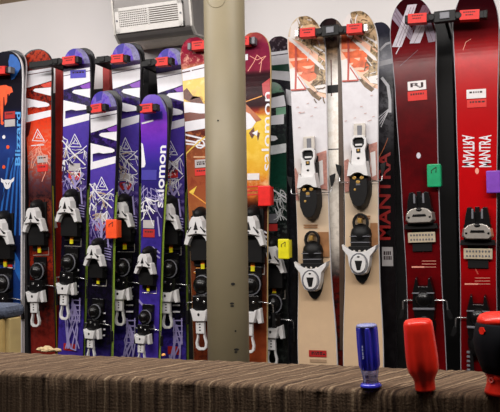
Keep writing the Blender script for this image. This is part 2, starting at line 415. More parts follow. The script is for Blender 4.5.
    w.prism([(-3.6, 5), (3.6, 5), (1.6, 14), (-1.6, 14)], 0.055, 0.061, 1); w.prism(oval(0, 1.6, 1.5, 0.9, 8), 0.055, 0.061, 1)
    w.done('toe_wings', tb, label='white swept toe wings')
def race_binding(k, toe, heel, sc):
    """black and silver binding of the dark red skis"""
    t = Part(k, *toe, sc, sc, [BLACK_GLOSS, SILVER, GREYP, BLACK])
    for sg in (-1, 1): t.prism([(sg*1, -12), (sg*3, -12), (sg*5, -16.5), (sg*9, -16), (sg*11, -7), (sg*12, 4), (sg*1, 4)], 0.004, 0.045, 0, 0.88)
    t.rect(-2, 2, -16, 4, 0.004, 0.036); t.rect(-5, -3.2, -14, -5, 0.036, 0.046, 2); t.rect(3.2, 5, -14, -5, 0.036, 0.046, 2)
    t.prism([(-15, 14), (15, 14), (16, 19), (-16, 19)], 0.006, 0.03, 3, 0.95); t.rect(-12, 12, 0, 16, 0.004, 0.03)
    t.rect(-9, 9, 18, 40, 0, 0.006, 3)
    tb = t.done('toe_binding', k.root)
    w = Part(k, *toe, sc, sc, [SILVER, BLACK_GLOSS])
    w.prism([(-13, 4), (-9, 0), (-4, -1.5), (4, -1.5), (9, 0), (13, 4), (14, 11), (11, 14), (-11, 14), (-14, 11)], 0.02, 0.055, 0, 0.85)
    w.prism([(-6, 5), (6, 5), (7, 7.6), (-7, 7.6)], 0.05, 0.057, 1, 0.9); w.dome(0, 1, 4, 2.6, 0.045, 0.014, 1)
    w.prism(oval(-9.5, 8, 1.2, 1.2, 8), 0.045, 0.056, 1); w.prism(oval(9.5, 8, 1.2, 1.2, 8), 0.045, 0.056, 1)
    w.done('toe_cover', tb, label='silver toe cover')
    p = Part(k, *toe, sc, sc, [CREAMM, GREYP])
    p.rect(-12.5, 12.5, 22, 31.5, 0.005, 0.014)
    for r in range(2):
        for c in range(8): p.prism(oval(-9.6+c*2.75, 24.6+r*4.2, 0.9, 1.2, 6), 0.013, 0.0155, 1)
    p.done('friction_plate', tb, label='silver studded plate')
    h = Part(k, *heel, sc, sc, [BLACK_GLOSS, GREYP, BLACK])
    h.prism([(-9, 20), (-11, 4), (-10, -10), (-7, -22), (-5.4, -22), (-4.6, -14), (4.6, -14), (5.4, -22), (7, -22), (10, -10), (11, 4), (9, 20)], 0.004, 0.04, 0, 0.92)
    h.dome(0, -2, 9.5, 10, 0.02, 0.035); h.rect(-10, 10, -8, -6.8, 0.03, 0.045, 1); h.rect(-10, 10, 6, 8, 0.03, 0.046, 1, 0.96)
    h.dome(0, 22, 10, 14, 0.004, 0.045, 2); h.prism([(-8, 30), (-5, 30), (-4, 52), (-7, 52)], 0.004, 0.02, 2); h.prism([(8, 30), (5, 30), (4, 52), (7, 52)], 0.004, 0.02, 2)
    for i in range(7): h.rect(-10.5, -7.5, 30+i*4, 31.8+i*4, 0.004, 0.022, 1)
    hb = h.done('heel_binding', k.root)
    for sg in (-1, 1):
        b = Part(k, *heel, sc, sc, [STEEL, BLACK])
        b.wire([(sg*8, 0, 0.012), (sg*18.5, 0, 0.012), (sg*20, 1, 0.01), (sg*20.6, 12, -0.004)], 0.0026)
        b.prism([(sg*19.4, 9), (sg*22.5, 9), (sg*25, 17), (sg*22, 18), (sg*19.6, 14)], -0.012, 0.004, 1)
        b.done('brake_arm', hb)
def twin(k, label, dx=0.0, dy=0.003, bare=False):
    """the partner of a pair, clamped base to base behind the front ski"""
    r = k.root.copy(); COL.objects.link(r)
    r.matrix_world = Matrix.LocRotScale(k.root_loc+V((dx, dy, 0.012)), k.rot @ Matrix.Rotation(math.pi, 3, 'Z'), None)
    r['label'] = label
    for ch in list(k.root.children):
        if ch.name.startswith(('label_sticker', 'colour_tape')) or (bare and ch.name.startswith(('toe', 'heel'))): continue
        c = ch.copy(); COL.objects.link(c); c.parent = r
        for g in ch.children:
            if g.name.startswith('brake_arm'): continue
            d = g.copy(); COL.objects.link(d); d.parent = c
    return r

YB, YS, YBACK, YN = 2.30, 2.20, 2.378, 2.268      # long skis, short skis hung in front, skis hung behind
TAN = mat('tan_print', (176, 150, 128), 0.4)
DKP = mat('dark_violet_print', (40, 24, 66), 0.35, var=0.5, scale=150)
VIOLET = mat('violet_print', (120, 44, 172), 0.35)
BLUETAPE = mat('blue_violet_tape', (72, 62, 176), 0.5)
BLUETAPE2 = mat('dark_blue_tape', (52, 42, 150), 0.5)
LAV = mat('lavender_print', (150, 140, 190), 0.35)
GREYGREEN = mat('grey_green_print', (112, 108, 150), 0.35, var=0.35, scale=120)

def alpine_sheet(k, d0, sc, white, solid, wedge, spl, dark):
    """shared graphic of the rental skis: big slanted white strokes, then a thin triangle badge and branching splashes.
    d0 = row of the tip, sc = stretch; u is -1 (left edge) .. 1 (right edge)"""
    def X(u, d):
        row = d0+d*sc; kk = (row-k.apex[1])/(k.bottom[1]-k.apex[1]); cx = k.apex[0]+(k.bottom[0]-k.apex[0])*kk
        q = k.q(row); w = k.hw(max(q, k.Lt)); px1 = 0
        a = at(cx, row, k.Y); b = at(cx+1, row, k.Y)
        return (cx+u*w/(b.x-a.x), row)
    P = lambda pts, m: k.poly([X(*p) for p in pts], m)
    Ln = lambda pts, w, m: k.line([X(*p) for p in pts], w, m)
    P([(-1, 18), (1, 15), (1, 20), (-1, 24)], dark)
    P([(-1, 24), (1, 19), (1, 33), (0.2, 37), (-1, 42)], white)
    Ln([(-1, 28), (1, 22.5)], 0.8, dark)
    P([(0.2, 38), (1, 34), (1, 40.5), (0.4, 40.5)], wedge)
    P([(1, 40.5), (-0.2, 42), (-0.35, 44), (-0.2, 45.5), (1, 50)], white)
    P([(-1, 52), (0.6, 57), (0.82, 58.5), (0.85, 60.3), (0.7, 61.5), (0, 62.6), (-0.35, 61.6), (-0.8, 63), (-1, 63)], white)
    P([(-1, 62), (-0.8, 62.4), (-0.8, 72.5), (-1, 73)], white)
    P([(-1, 71.5), (1, 65), (1, 72), (-1, 79)], white)
    tri = [(-0.08, 86), (0.45, 99), (-0.5, 98.6), (-0.08, 86)]
    Ln(tri, 0.7, spl); Ln([(-0.08, 90), (0.22, 96), (-0.2, 95.5), (-0.02, 91.5)], 0.6, spl)
    return X
def purple_ski(apex, bottom, widths, d0, sc, Y, label, trow=None, short=False, drop=0):
    k = Ski(apex, bottom, widths, Y, rise=0.015)
    s = lambda d: k.q(d0+d*sc)
    A = [(0, (128, 112, 190)), (s(14), (112, 92, 186)), (s(18), (22, 14, 40)), (s(63), (28, 18, 58)), (s(70), (74, 56, 152)), (s(92), (76, 58, 154)), (s(118), (68, 54, 138)),
         (s(150), (34, 22, 62)), (s(185), (12, 10, 20)), (s(255), (14, 11, 24)), (s(272), (60, 46, 142)), (s(320), (60, 44, 136))]
    B = [(0, (84, 66, 176)), (s(14), (92, 60, 180)), (s(20), (46, 28, 84)), (s(50), (58, 36, 112)), (s(62), (36, 20, 70)), (s(74), (86, 64, 164)), (s(100), (60, 44, 130)),
         (s(140), (96, 80, 140)), (s(180), (18, 12, 28)), (s(250), (20, 14, 40)), (s(272), (40, 30, 100)), (s(320), (74, 54, 160))]
    k.start(sheet_mat('purple_top_sheet', A, B), SIDE_DARK, None, SIDE_GREEN, k.q(180))
    def X(u, row):
        kk = (row-k.apex[1])/(k.bottom[1]-k.apex[1]); cx = k.apex[0]+(k.bottom[0]-k.apex[0])*kk
        a = at(cx, row, k.Y); b = at(cx+1, row, k.Y); return (cx+u*k.hw(max(k.q(row), k.Lt))/(b.x-a.x), row)
    T = lambda u, d: X(u, d0+d*sc)
    k.poly([T(-0.5, -3), T(0.9, -3), T(1, 19), T(0.55, 19), T(0.3, 6)], GREYGREEN)
    k.poly([T(-0.7, -2), T(-0.1, -2), T(-0.25, 9), T(-0.6, 11)], BLUETAPE2)
    alpine_sheet(k, d0, sc, WHITE_INK, None, VIOLET, WHITE_INK, DKP)
    # branching splashes
    for (u, d, n, l, dn) in ((-0.6, 92, 6, 13, 1), (-0.7, 100, 8, 16, 1), (0.1, 106, 8, 14, 1), (0.7, 102, 6, 14, 1), (0, 150, 8, 18, -1), (0.1, 124, 8, 14, 1), (0.5, 120, 6, 15, 1), (-.8, 112, 6, 16, 1), (-.5, 130, 6, 12, 1)):
        x, y = T(u, d); k.splatter(x, y, WHITE_INK if d not in (150, 130) else LAV, n, l, 1.5, 0.55, dn)
    for _ in range(14): k.splatter(*T(random.uniform(-.9, .4), random.uniform(100, 140)), TAN if _ % 2 else DKP, 1, 8, 2.0, 1.3)
    k.line([T(-0.9, 93), T(-0.2, 104), T(0.9, 117)], 1.2, WHITE_INK); k.line([T(0, 108), T(0.6, 102), T(0.95, 98)], 0.8, WHITE_INK)
    
    k.line([T(0.1, 152), T(0.15, 136), T(-0.1, 128)], 2.4, LAV); k.line([T(0.15, 138), T(0.8, 126)], 1.8, LAV); k.line([T(0.1, 140), T(-0.7, 128)], 1.6, LAV)
    for i in range(5): k.line([T(0.45, 157+i*2.6), T(0.98, 158.5+i*2.6)], 0.9, LAV)
    k.line([T(0.6, 140), T(0.75, 156)], 1.5, LAV)
    for d in (222, 230, 238, 244): k.line([T(0.1, d), T(0.6, d)], 1.6, WHITE_INK)
    if not short:
        for i in range(6): k.line([T(0.35, 256), T(random.uniform(-0.4, 0.9), 270), T(random.uniform(-1, 0.8), 300)], 1.2, LAV)
        k.line([T(-.2, 284), T(0.1, 300), T(0.5, 302), T(0.62, 280), T(0.3, 262), T(0.2, 252)], 1.3, LAV)
        for i in range(5): k.line([T(0.1, 252+i*5), T(0.8, 252+i*5)], 1.2, LAV)
        k.line([T(0.15, 250), T(0.15, 274)], 1.2, LAV); k.line([T(0.75, 250), T(0.75, 274)], 1.2, LAV)
    k.finish(label); k.X = X; k.T = T
    return k

# --- red-orange ski
k = Ski((37, 50), (43, 345), [(72, 15), (100, 13.6), (130, 13), (170, 11.8), (250, 12), (345, 12.6)], YB, rise=0.005)
q = k.q
A = [(0, (176, 58, 30)), (q(64), (150, 42, 24)), (q(80), (120, 30, 20)), (q(104), (140, 36, 22)), (q(118), (214, 58, 28)), (q(146), (226, 74, 44)), (q(162), (196, 84, 60)), (q(180), (96, 48, 50)), (q(196), (60, 30, 32)),
     (q(210), (120, 50, 30)), (q(236), (60, 20, 16)), (q(262), (140, 40, 22)), (q(290), (40, 14, 12)), (q(345), (120, 34, 26))]
B = [(0, (90, 26, 20)), (q(64), (70, 20, 18)), (q(80), (40, 18, 22)), (q(104), (60, 20, 20)), (q(118), (190, 40, 20)), (q(146), (230, 110, 76)), (q(162), (150, 120, 120)), (q(184), (80, 50, 60)), (q(196), (30, 18, 22)),
     (q(240), (90, 24, 18)), (q(310), (30, 12, 12)), (q(345), (110, 30, 24))]
k.start(sheet_mat('red_orange_top_sheet', A, B, scale=60), SIDE_DARK, None, SIDE_YEL, q(170))
RDK = mat('dark_red_print', (74, 22, 20), 0.35, var=0.4, scale=130); RBR = mat('bright_red_print', (206, 52, 26), 0.35, var=0.2, scale=120)
X = alpine_sheet(k, 50, 0.92, WHITE_INK, None, RBR, WHITE_INK, RDK)
k.poly([X(-1, 80), X(-0.55, 78), X(-0.75, 92), X(-1, 96)], RDK)
k.line([X(-0.6, 104), X(0.4, 103)], 1.0, WHITE_INK)
PINK = mat('pale_pink_print', (226, 150, 130), 0.4)
for i in range(10): k.splatter(*X(random.uniform(-.6, .8), random.uniform(100, 118)), PINK, 2, 18, 1.4, 0.7)
k.finish('red-orange ski with big white slanted strokes, next to the blue ski at left')
k.sticker(37.5, 48, 156, 163, GREYL, 1); k.sticker(37.5, 48, 165, 172, REDL, 1)
rental_binding(k, (43, 216), (43, 291))
twin(k, 'partner ski clamped behind the red-orange ski, black base towards it', dx=-0.022)
k_red = k

# --- four purple skis
k = purple_ski((78, 48), (70.5, 345), [(72, 14), (100, 14), (130, 13.6), (165, 12.6), (215, 12.2), (345, 13)], 48, 1.0, YN,
               'long purple ski with a blue tape scribbled in pen below its tip')
k.sticker(69, 80.5, 163.5, 171, GREYL, name='label_sticker'); k.sticker(69, 80.5, 172, 180, REDL, 1)
k.sticker(70.5, 86, 70.5, 78.5, BLUETAPE, 1, name='colour_tape', label='blue tape with pen writing')
k.sticker(64, 76, 343, 350, DREDL)
rental_binding(k, (75, 206), (72, 283)); twin(k, 'partner ski with rounded black base behind the long purple ski with scribbled tape')
k = purple_ski((105, 91), (98, 345), [(112, 14), (140, 13.6), (165, 13), (240, 12), (345, 13)], 91, 1.0, YS,
               'shorter purple ski hung low with an orange tag clipped on its right edge', short=True)
k.sticker(95.5, 107, 213, 221, GREYL); k.sticker(95.5, 107.5, 222.5, 230.5, DREDL)
rental_binding(k, (101, 252), (98, 328), 0.8); twin(k, 'partner ski behind the shorter purple ski with the orange tag', bare=True)
k = purple_ski((126.5, 43), (126, 345), [(66, 15), (100, 14), (130, 13.2), (165, 12.8), (240, 12.4), (345, 13.5)], 43, 1.1, YB,
               'long purple ski at the middle, standing between the two shorter purple skis')
k.sticker(120, 131, 174, 181, GREYL); k.sticker(120, 131.5, 182.5, 190, DREDL, 1)
rental_binding(k, (125, 211), (125, 288)); twin(k, 'partner ski behind the long purple ski that stands between the two shorter ones')
k = purple_ski((171, 48), (173, 350), [(66, 15), (100, 14), (130, 13.5), (165, 13), (215, 12.6), (350, 13.5)], 48, 1.08, YB,
               'long purple ski beside the gold and maroon ski, its tip under the heater')
k.sticker(168, 178.5, 161.5, 169, GREYL); k.sticker(166.5, 178, 170, 178, DREDL, 1); k.sticker(168, 181, 346, 354, DREDL)
rental_binding(k, (172, 213), (172, 290)); twin(k, 'partner ski behind the long purple ski beside the gold and maroon ski')

# --- short violet ski with the vertical word
k = Ski((155.5, 94), (148, 345), [(115, 14), (140, 13.5), (165, 12.6), (215, 11.4), (240, 10.6), (345, 10.6)], YS)
q = k.q
A = [(0, (112, 92, 196)), (q(106), (104, 74, 190)), (q(126), (112, 52, 180)), (q(146), (84, 40, 160)), (q(164), (52, 44, 128)), (q(190), (44, 34, 104)), (q(216), (30, 22, 56)), (q(240), (60, 46, 140)), (q(300), (70, 52, 160)), (q(345), (64, 46, 150))]
B = [(0, (150, 130, 204)), (q(106), (88, 62, 180)), (q(126), (140, 60, 200)), (q(146), (76, 44, 168)), (q(164), (44, 36, 130)), (q(190), (40, 30, 90)), (q(216), (56, 40, 110)), (q(240), (44, 34, 110)), (q(300), (48, 36, 120)), (q(345), (80, 60, 170))]
k.start(sheet_mat('violet_top_sheet', A, B, soft=0.2, scale=30), SIDE_DARK, None, SIDE_GREEN, q(180))
k.poly([(158, 92), (171, 92), (171, 112), (166, 112), (160, 97)], GREYGREEN)
k.line([(142, 123.5), (153, 120.5)], 1.6, WHITE_INK); k.poly([(140, 142), (143, 144), (145.6, 164), (144.5, 167), (140, 168)], WHITE_INK)
k.text('salomon', 163.4, 155.0, 207.5, 145.5, WHITE_INK, 0.02, 3.0)
for i in range(9): k.splatter(random.uniform(143, 156), random.uniform(184, 200), LAV, 2, 22, 1.5, 0.8)
for i in range(7): k.splatter(random.uniform(141, 150), random.uniform(196, 214), WHITE_INK, 2, 16, 1.3, 1.0)
for y in (247, 252): k.line([(153, y), (160, y+6)], 1.5, LAV)
k.line([(158, 217), (160, 236)], 1.5, LAV); k.line([(139, 300), (144, 306), (156, 330)], 2, LAV)
k.finish('shorter violet ski with a white word running up its right side')
k.sticker(144, 162.5, 112, 119.5, BLUETAPE2, name='colour_tape', label='blue tape'); k.sticker(142, 157, 170, 180, BLUETAPE2, name='colour_tape', label='blue tape')
k.sticker(143.5, 154.5, 220, 228, GREYL); k.sticker(143.5, 155, 229, 237, DREDL, 1)
rental_binding(k, (150, 260), (148, 333), 0.76); twin(k, 'partner ski behind the shorter violet ski with the white word', bare=True)

# --- gold and maroon pair, one each side of the column
YG = 2.272
MAROON = mat('maroon_print', (120, 30, 52), 0.3, var=0.3, scale=50); YEL = mat('yellow_print', (226, 190, 74), 0.3, var=0.15, scale=60)
PALEY = mat('pale_yellow_print', (240, 216, 130), 0.3, var=0.12, scale=70); BRN = mat('brown_print', (92, 46, 34), 0.35, var=0.4, scale=90)
COPPER = mat('copper_print', (168, 92, 52), 0.35, var=0.25, scale=50); DMAR = mat('dark_maroon_print', (56, 18, 26), 0.35, var=0.3, scale=60)
OLINE = mat('orange_line_print', (226, 150, 60), 0.4)
k = Ski((196, 37), (207, 350), [(66, 15.5), (110, 15), (165, 14.5), (215, 14), (350, 14)], YG)
q = k.q
A = [(0, (124, 22, 48)), (q(52), (146, 36, 58)), (q(62), (150, 50, 62)), (q(80), (232, 204, 120)), (q(104), (232, 200, 110)), (q(112), (110, 54, 40)), (q(136), (84, 36, 30)), (q(150), (130, 70, 44)), (q(180), (150, 74, 48)), (q(215), (150, 88, 50)), (q(240), (96, 50, 30)), (q(280), (104, 50, 28)), (q(350), (96, 40, 22))]
B = [(0, (150, 40, 66)), (q(48), (170, 70, 80)), (q(52), (226, 180, 160)), (q(64), (214, 130, 120)), (q(80), (244, 226, 160)), (q(104), (180, 120, 40)), (q(112), (130, 64, 46)), (q(136), (150, 84, 50)), (q(150), (170, 100, 60)), (q(180), (130, 56, 40)), (q(215), (170, 104, 60)), (q(240), (70, 34, 22)), (q(280), (120, 60, 32)), (q(350), (70, 28, 18))]  # pale stops just below the tip paint in its glare
k.start(sheet_mat('gold_top_sheet', A, B, scale=36, cut=0.55), SIDE_GOLD, None, EDGE)
k.poly([(178, 71), (215, 61), (215, 75), (178, 82)], WHITE_INK); k.line([(181, 73), (190, 71)], 1.2, RDK); k.line([(192, 70.5), (212, 66)], 0.9, RDK)
k.poly([(182, 92), (187, 88), (193, 96), (190, 100), (200, 97), (206, 108), (196, 105), (184, 99)], BRN)
k.poly([(178, 101), (214, 105), (214, 113), (200, 113.5), (190, 112.2), (178, 114)], WHITE_INK)
k.poly([(178, 114), (190, 112.2), (200, 113.5), (214, 113), (214, 118), (178, 123)], mat('brown_band_print', (112, 58, 46), 0.35))
k.poly([(178, 123), (214, 117), (214, 127), (178, 133)], WHITE_INK)
for a, b in (((183, 134), (208, 140)), ((184, 140), (200, 143)), ((184, 143.5), (208, 146))): k.line([a, b], 1.7, WHITE_INK)
k.prev = [k.line([(200+4.5*math.cos(a), 144+4*math.sin(a)), (200+4.5*math.cos(a+.7), 144+4*math.sin(a+.7))], 1.5, WHITE_INK) for a in [i*.7 for i in range(9)]]
k.line([(206, 136), (192, 148), (186, 154), (186, 186)], 1.3, YEL); k.line([(190, 192), (208, 205)], 1.2, OLINE); k.poly([(189, 192), (197, 186), (193, 195)], YEL)
k.line([(194, 157), (208, 157)], 1.5, mat('pale_copper_print', (206, 160, 120), 0.4)); k.line([(194, 272), (204, 280)], 1.2, OLINE); k.line([(196, 268), (212, 268)], 0.8, OLINE)
k.finish('gold and brown ski showing just left of the round column')
k.sticker(195, 208, 160, 168, GREYL, 2); k.sticker(195, 208, 169, 176, REDL, 1)
rental_binding(k, (206, 226), (206, 308), 1.05)
k_gold = k
k = Ski((256, 32), (253, 360), [(64, 15.5), (110, 15), (165, 14.5), (215, 13.5), (360, 14)], YG)
q = k.q
A = [(0, (150, 66, 60)), (q(44), (128, 34, 66)), (q(70), (120, 32, 54)), (q(73), (38, 10, 18)), (q(107), (42, 12, 20)), (q(113), (170, 50, 34)), (q(118), (226, 190, 70)), (q(150), (224, 180, 60)), (q(172), (218, 160, 50)), (q(182), (200, 110, 40)), (q(196), (140, 60, 30)), (q(204), (60, 26, 18)), (q(280), (64, 30, 20)), (q(330), (120, 54, 28)), (q(360), (140, 62, 32))]
B = [(0, (190, 120, 80)), (q(44), (140, 44, 66)), (q(70), (140, 40, 66)), (q(73), (52, 14, 22)), (q(107), (62, 16, 22)), (q(113), (220, 140, 50)), (q(118), (236, 210, 110)), (q(150), (236, 200, 90)), (q(172), (226, 180, 70)), (q(182), (236, 200, 150)), (q(196), (220, 120, 50)), (q(204), (40, 18, 14)), (q(280), (40, 20, 14)), (q(330), (100, 40, 20)), (q(360), (120, 50, 26))]
k.start(sheet_mat('maroon_top_sheet', A, B, scale=22, cut=0.56, soft=0.12), SIDE_GOLD, None, EDGE)
k.line([(248, 71), (254, 62), (257, 55), (262, 59), (260, 72)], 0.7, PINK); k.line([(250, 56), (257, 60), (266, 56), (259, 64)], 0.6, PINK); k.poly([(242, 55), (248, 54), (248, 60), (242, 61)], WHITE_INK)
k.poly([(270, 78), (262, 84), (263, 95), (270, 100)], mat('red_print', (176, 34, 40), 0.3)); k.line([(242, 103), (262, 96)], 0.9, OLINE)
k.poly([(246, 104), (250, 108), (262, 120), (250, 124), (246, 120)], COPPER); k.poly([(246, 112), (250, 114), (256, 122), (252, 128), (246, 130)], WHITE_INK)
k.poly([(249, 133), (254, 127), (255, 134), (252, 139)], BRN); k.poly([(256, 131), (260, 133), (258, 141)], BRN); k.poly([(252, 133), (258, 130), (257, 136)], WHITE_INK)
k.text('salomon', 271.0, 261.6, 171, 92, WHITE_INK, 0.005, 0.6)
for y in (187, 191, 195): k.line([(247, y), (262, y-1)], 1.1, REDL)
for i in range(5): k.line([(259.5, 229+i*4.2), (267, 233+i*4.2)], 1.5, WHITE_INK)
k.line([(261, 226), (268, 260)], 1.0, WHITE_INK); k.line([(250, 282), (256, 281)], 1.2, WHITE_INK)
k.finish('maroon and yellow ski with a white word up its edge, just right of the column')
k.sticker(247.5, 259.5, 173.5, 180, WHITEL)
rental_binding(k, (247, 226), (243, 308), 1.08)

# --- skis hung behind, seen in the gaps
DGREEN = mat('dark_green_print', (16, 62, 46), 0.35); CHAR = mat('charcoal_print', (44, 42, 50), 0.35, var=0.4, scale=120)
PALEG = mat('pale_green_print', (120, 170, 140), 0.4, var=0.2, scale=60)
k = Ski((280, 36), (284, 355), [(60, 14), (355, 13)], YBACK, z_tail=0.14)
k.start(sheet_mat('black_floral_top_sheet', [(0, (40, 30, 36)), (0.05, (44, 34, 40)), (0.12, (40, 40, 46)), (0.4, (24, 24, 28)), (1.6, (20, 20, 22))], [(0, (80, 60, 66)), (0.06, (150, 140, 150)), (0.1, (60, 50, 60)), (0.4, (40, 40, 48)), (1.6, (26, 26, 28))], scale=60, cut=0.57), SIDE_DARK)
k.poly([(266, 53), (296, 49), (296, 52), (266, 56)], WHITE_INK); k.poly([(266, 57), (296, 53), (296, 63), (266, 66)], WHITE_INK)
k.poly([(266, 66), (296, 63), (296, 72), (266, 70)], DGREEN); k.poly([(266, 70), (296, 72), (296, 82), (266, 78)], WHITE_INK); k.poly([(286, 89), (296, 92), (296, 108), (286, 104)], WHITE_INK)
k.finish('black ski with white bands, tip peeping out behind the maroon ski')
k = Ski((273, 82), (276, 355), [(104, 13.6), (165, 13), (355, 12.4)], 2.36, z_tail=0.14, rise=0.02)
q = k.q
k.start(sheet_mat('green_top_sheet', [(0, (150, 170, 160)), (q(92), (110, 150, 124)), (q(97), (46, 46, 50)), (q(128), (34, 34, 38)), (q(146), (30, 40, 38)), (q(158), (16, 52, 40)), (q(185), (18, 60, 46)), (q(196), (18, 40, 34)), (q(230), (20, 20, 22)), (q(355), (18, 20, 20))],
        [(0, (190, 190, 190)), (q(92), (40, 44, 44)), (q(97), (60, 60, 64)), (q(128), (60, 70, 66)), (q(146), (24, 24, 26)), (q(158), (14, 46, 34)), (q(185), (16, 52, 40)), (q(196), (120, 130, 126)), (q(240), (30, 32, 32)), (q(355), (40, 44, 42))], scale=60, cut=0.55), SIDE_DARK)
k.poly([(258, 96), (288, 91), (288, 95), (258, 100)], BLACK); k.poly([(258, 101), (284, 95), (286, 106), (258, 110)], WHITE_INK)
k.poly([(276, 108), (286, 107), (286, 114), (276, 116)], PALEG); k.poly([(258, 118), (284, 114), (284, 124), (258, 126)], WHITE_INK)
k.poly([(258, 134), (276, 136), (278, 139), (274, 141), (258, 141)], WHITE_INK); k.poly([(258, 148), (288, 143), (288, 152), (258, 157)], mat('pale_grey_print', (196, 198, 200), 0.4))
k.line([(270, 188), (288, 199)], 1.4, WHITE_INK)
for i in range(12): k.splatter(random.uniform(272, 285), random.uniform(188, 215), mat('pale_grey_print', (196, 198, 200), 0.4), 2, 14, 1.5, 0.8)
k.finish('short green and black ski hung behind, its rim beside the left pale ski')
k.sticker(268, 277, 214, 223, GREYP); k.sticker(268, 277.5, 224, 231, DREDL)
k_green = k
rental_binding(k, (268, 255), (272, 325))
# behind the pale skis
PANEL_W = mat('off_white_print', (226, 220, 212), 0.4)
k = Ski((331, 18), (333, 355), [(45, 14), (100, 13), (165, 12), (355, 12)], 2.325)
q = k.q
k.start(sheet_mat('dark_tip_top_sheet', [(0, (34, 22, 24)), (q(40), (40, 24, 26)), (q(52), (150, 120, 90)), (q(80), (250, 246, 242)), (q(110), (252, 248, 242)), (q(180), (246, 238, 228)), (q(240), (220, 210, 198)), (q(268), (120, 110, 104)), (q(278), (90, 20, 16)), (q(355), (90, 24, 18))],
        [(0, (24, 16, 18)), (q(40), (30, 20, 22)), (q(52), (110, 84, 60)), (q(80), (240, 234, 226)), (q(110), (240, 232, 222)), (q(180), (236, 226, 214)), (q(240), (200, 190, 178)), (q(268), (100, 92, 88)), (q(278), (30, 18, 18)), (q(355), (40, 22, 20))], scale=40), SIDE_DARK)
k.line([(331, 60), (331.5, 96)], 1.2, BRN); k.line([(324, 149.6), (340, 149)], 1.0, BLACK); k.poly([(322, 86), (344, 84), (344, 92), (322, 94)], BLACK)
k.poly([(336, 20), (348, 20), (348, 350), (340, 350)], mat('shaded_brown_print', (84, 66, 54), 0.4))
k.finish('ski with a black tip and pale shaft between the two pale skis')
k = Ski((380, 22), (384, 355), [(44, 13.5), (110, 13), (165, 12.5), (355, 12.5)], YBACK)
q = k.q
k.start(sheet_mat('navy_top_sheet', [(0, (46, 46, 60)), (q(36), (50, 50, 62)), (q(60), (190, 190, 200)), (q(80), (60, 58, 64)), (q(104), (110, 108, 114)), (q(140), (60, 58, 62)), (q(154), (24, 22, 24)), (q(160), (26, 20, 22)), (q(355), (20, 18, 20))],
        [(0, (36, 36, 48)), (q(36), (60, 60, 74)), (q(60), (220, 220, 228)), (q(80), (30, 28, 34)), (q(104), (60, 58, 62)), (q(140), (40, 38, 42)), (q(154), (30, 26, 28)), (q(160), (20, 16, 18)), (q(355), (28, 26, 28))], scale=26), SIDE_DARK)
k.line([(380, 50), (386, 44), (395, 41)], 2.2, WHITE_INK); k.line([(382, 78), (388, 86), (390, 100), (390, 112)], 3.0, WHITE_INK); k.line([(379, 64), (396, 60)], 5.0, WHITE_INK)
for a in range(4): k.line([(378+a, 118+a*3), (385, 112+a*2), (390, 108)], 0.7, WHITE_INK)
k.line([(378, 160), (384, 148), (388, 138)], 0.7, COPPER)
k.text('MANTRA', 390.6, 377.5, 240, 152, mat('deep_red_print', (146, 26, 24), 0.35), 0.02)
k.finish('black ski with tall red lettering behind, right of the right pale ski')
k.sticker(382, 393, 247, 266, GREYL, 2)
k_navy = k

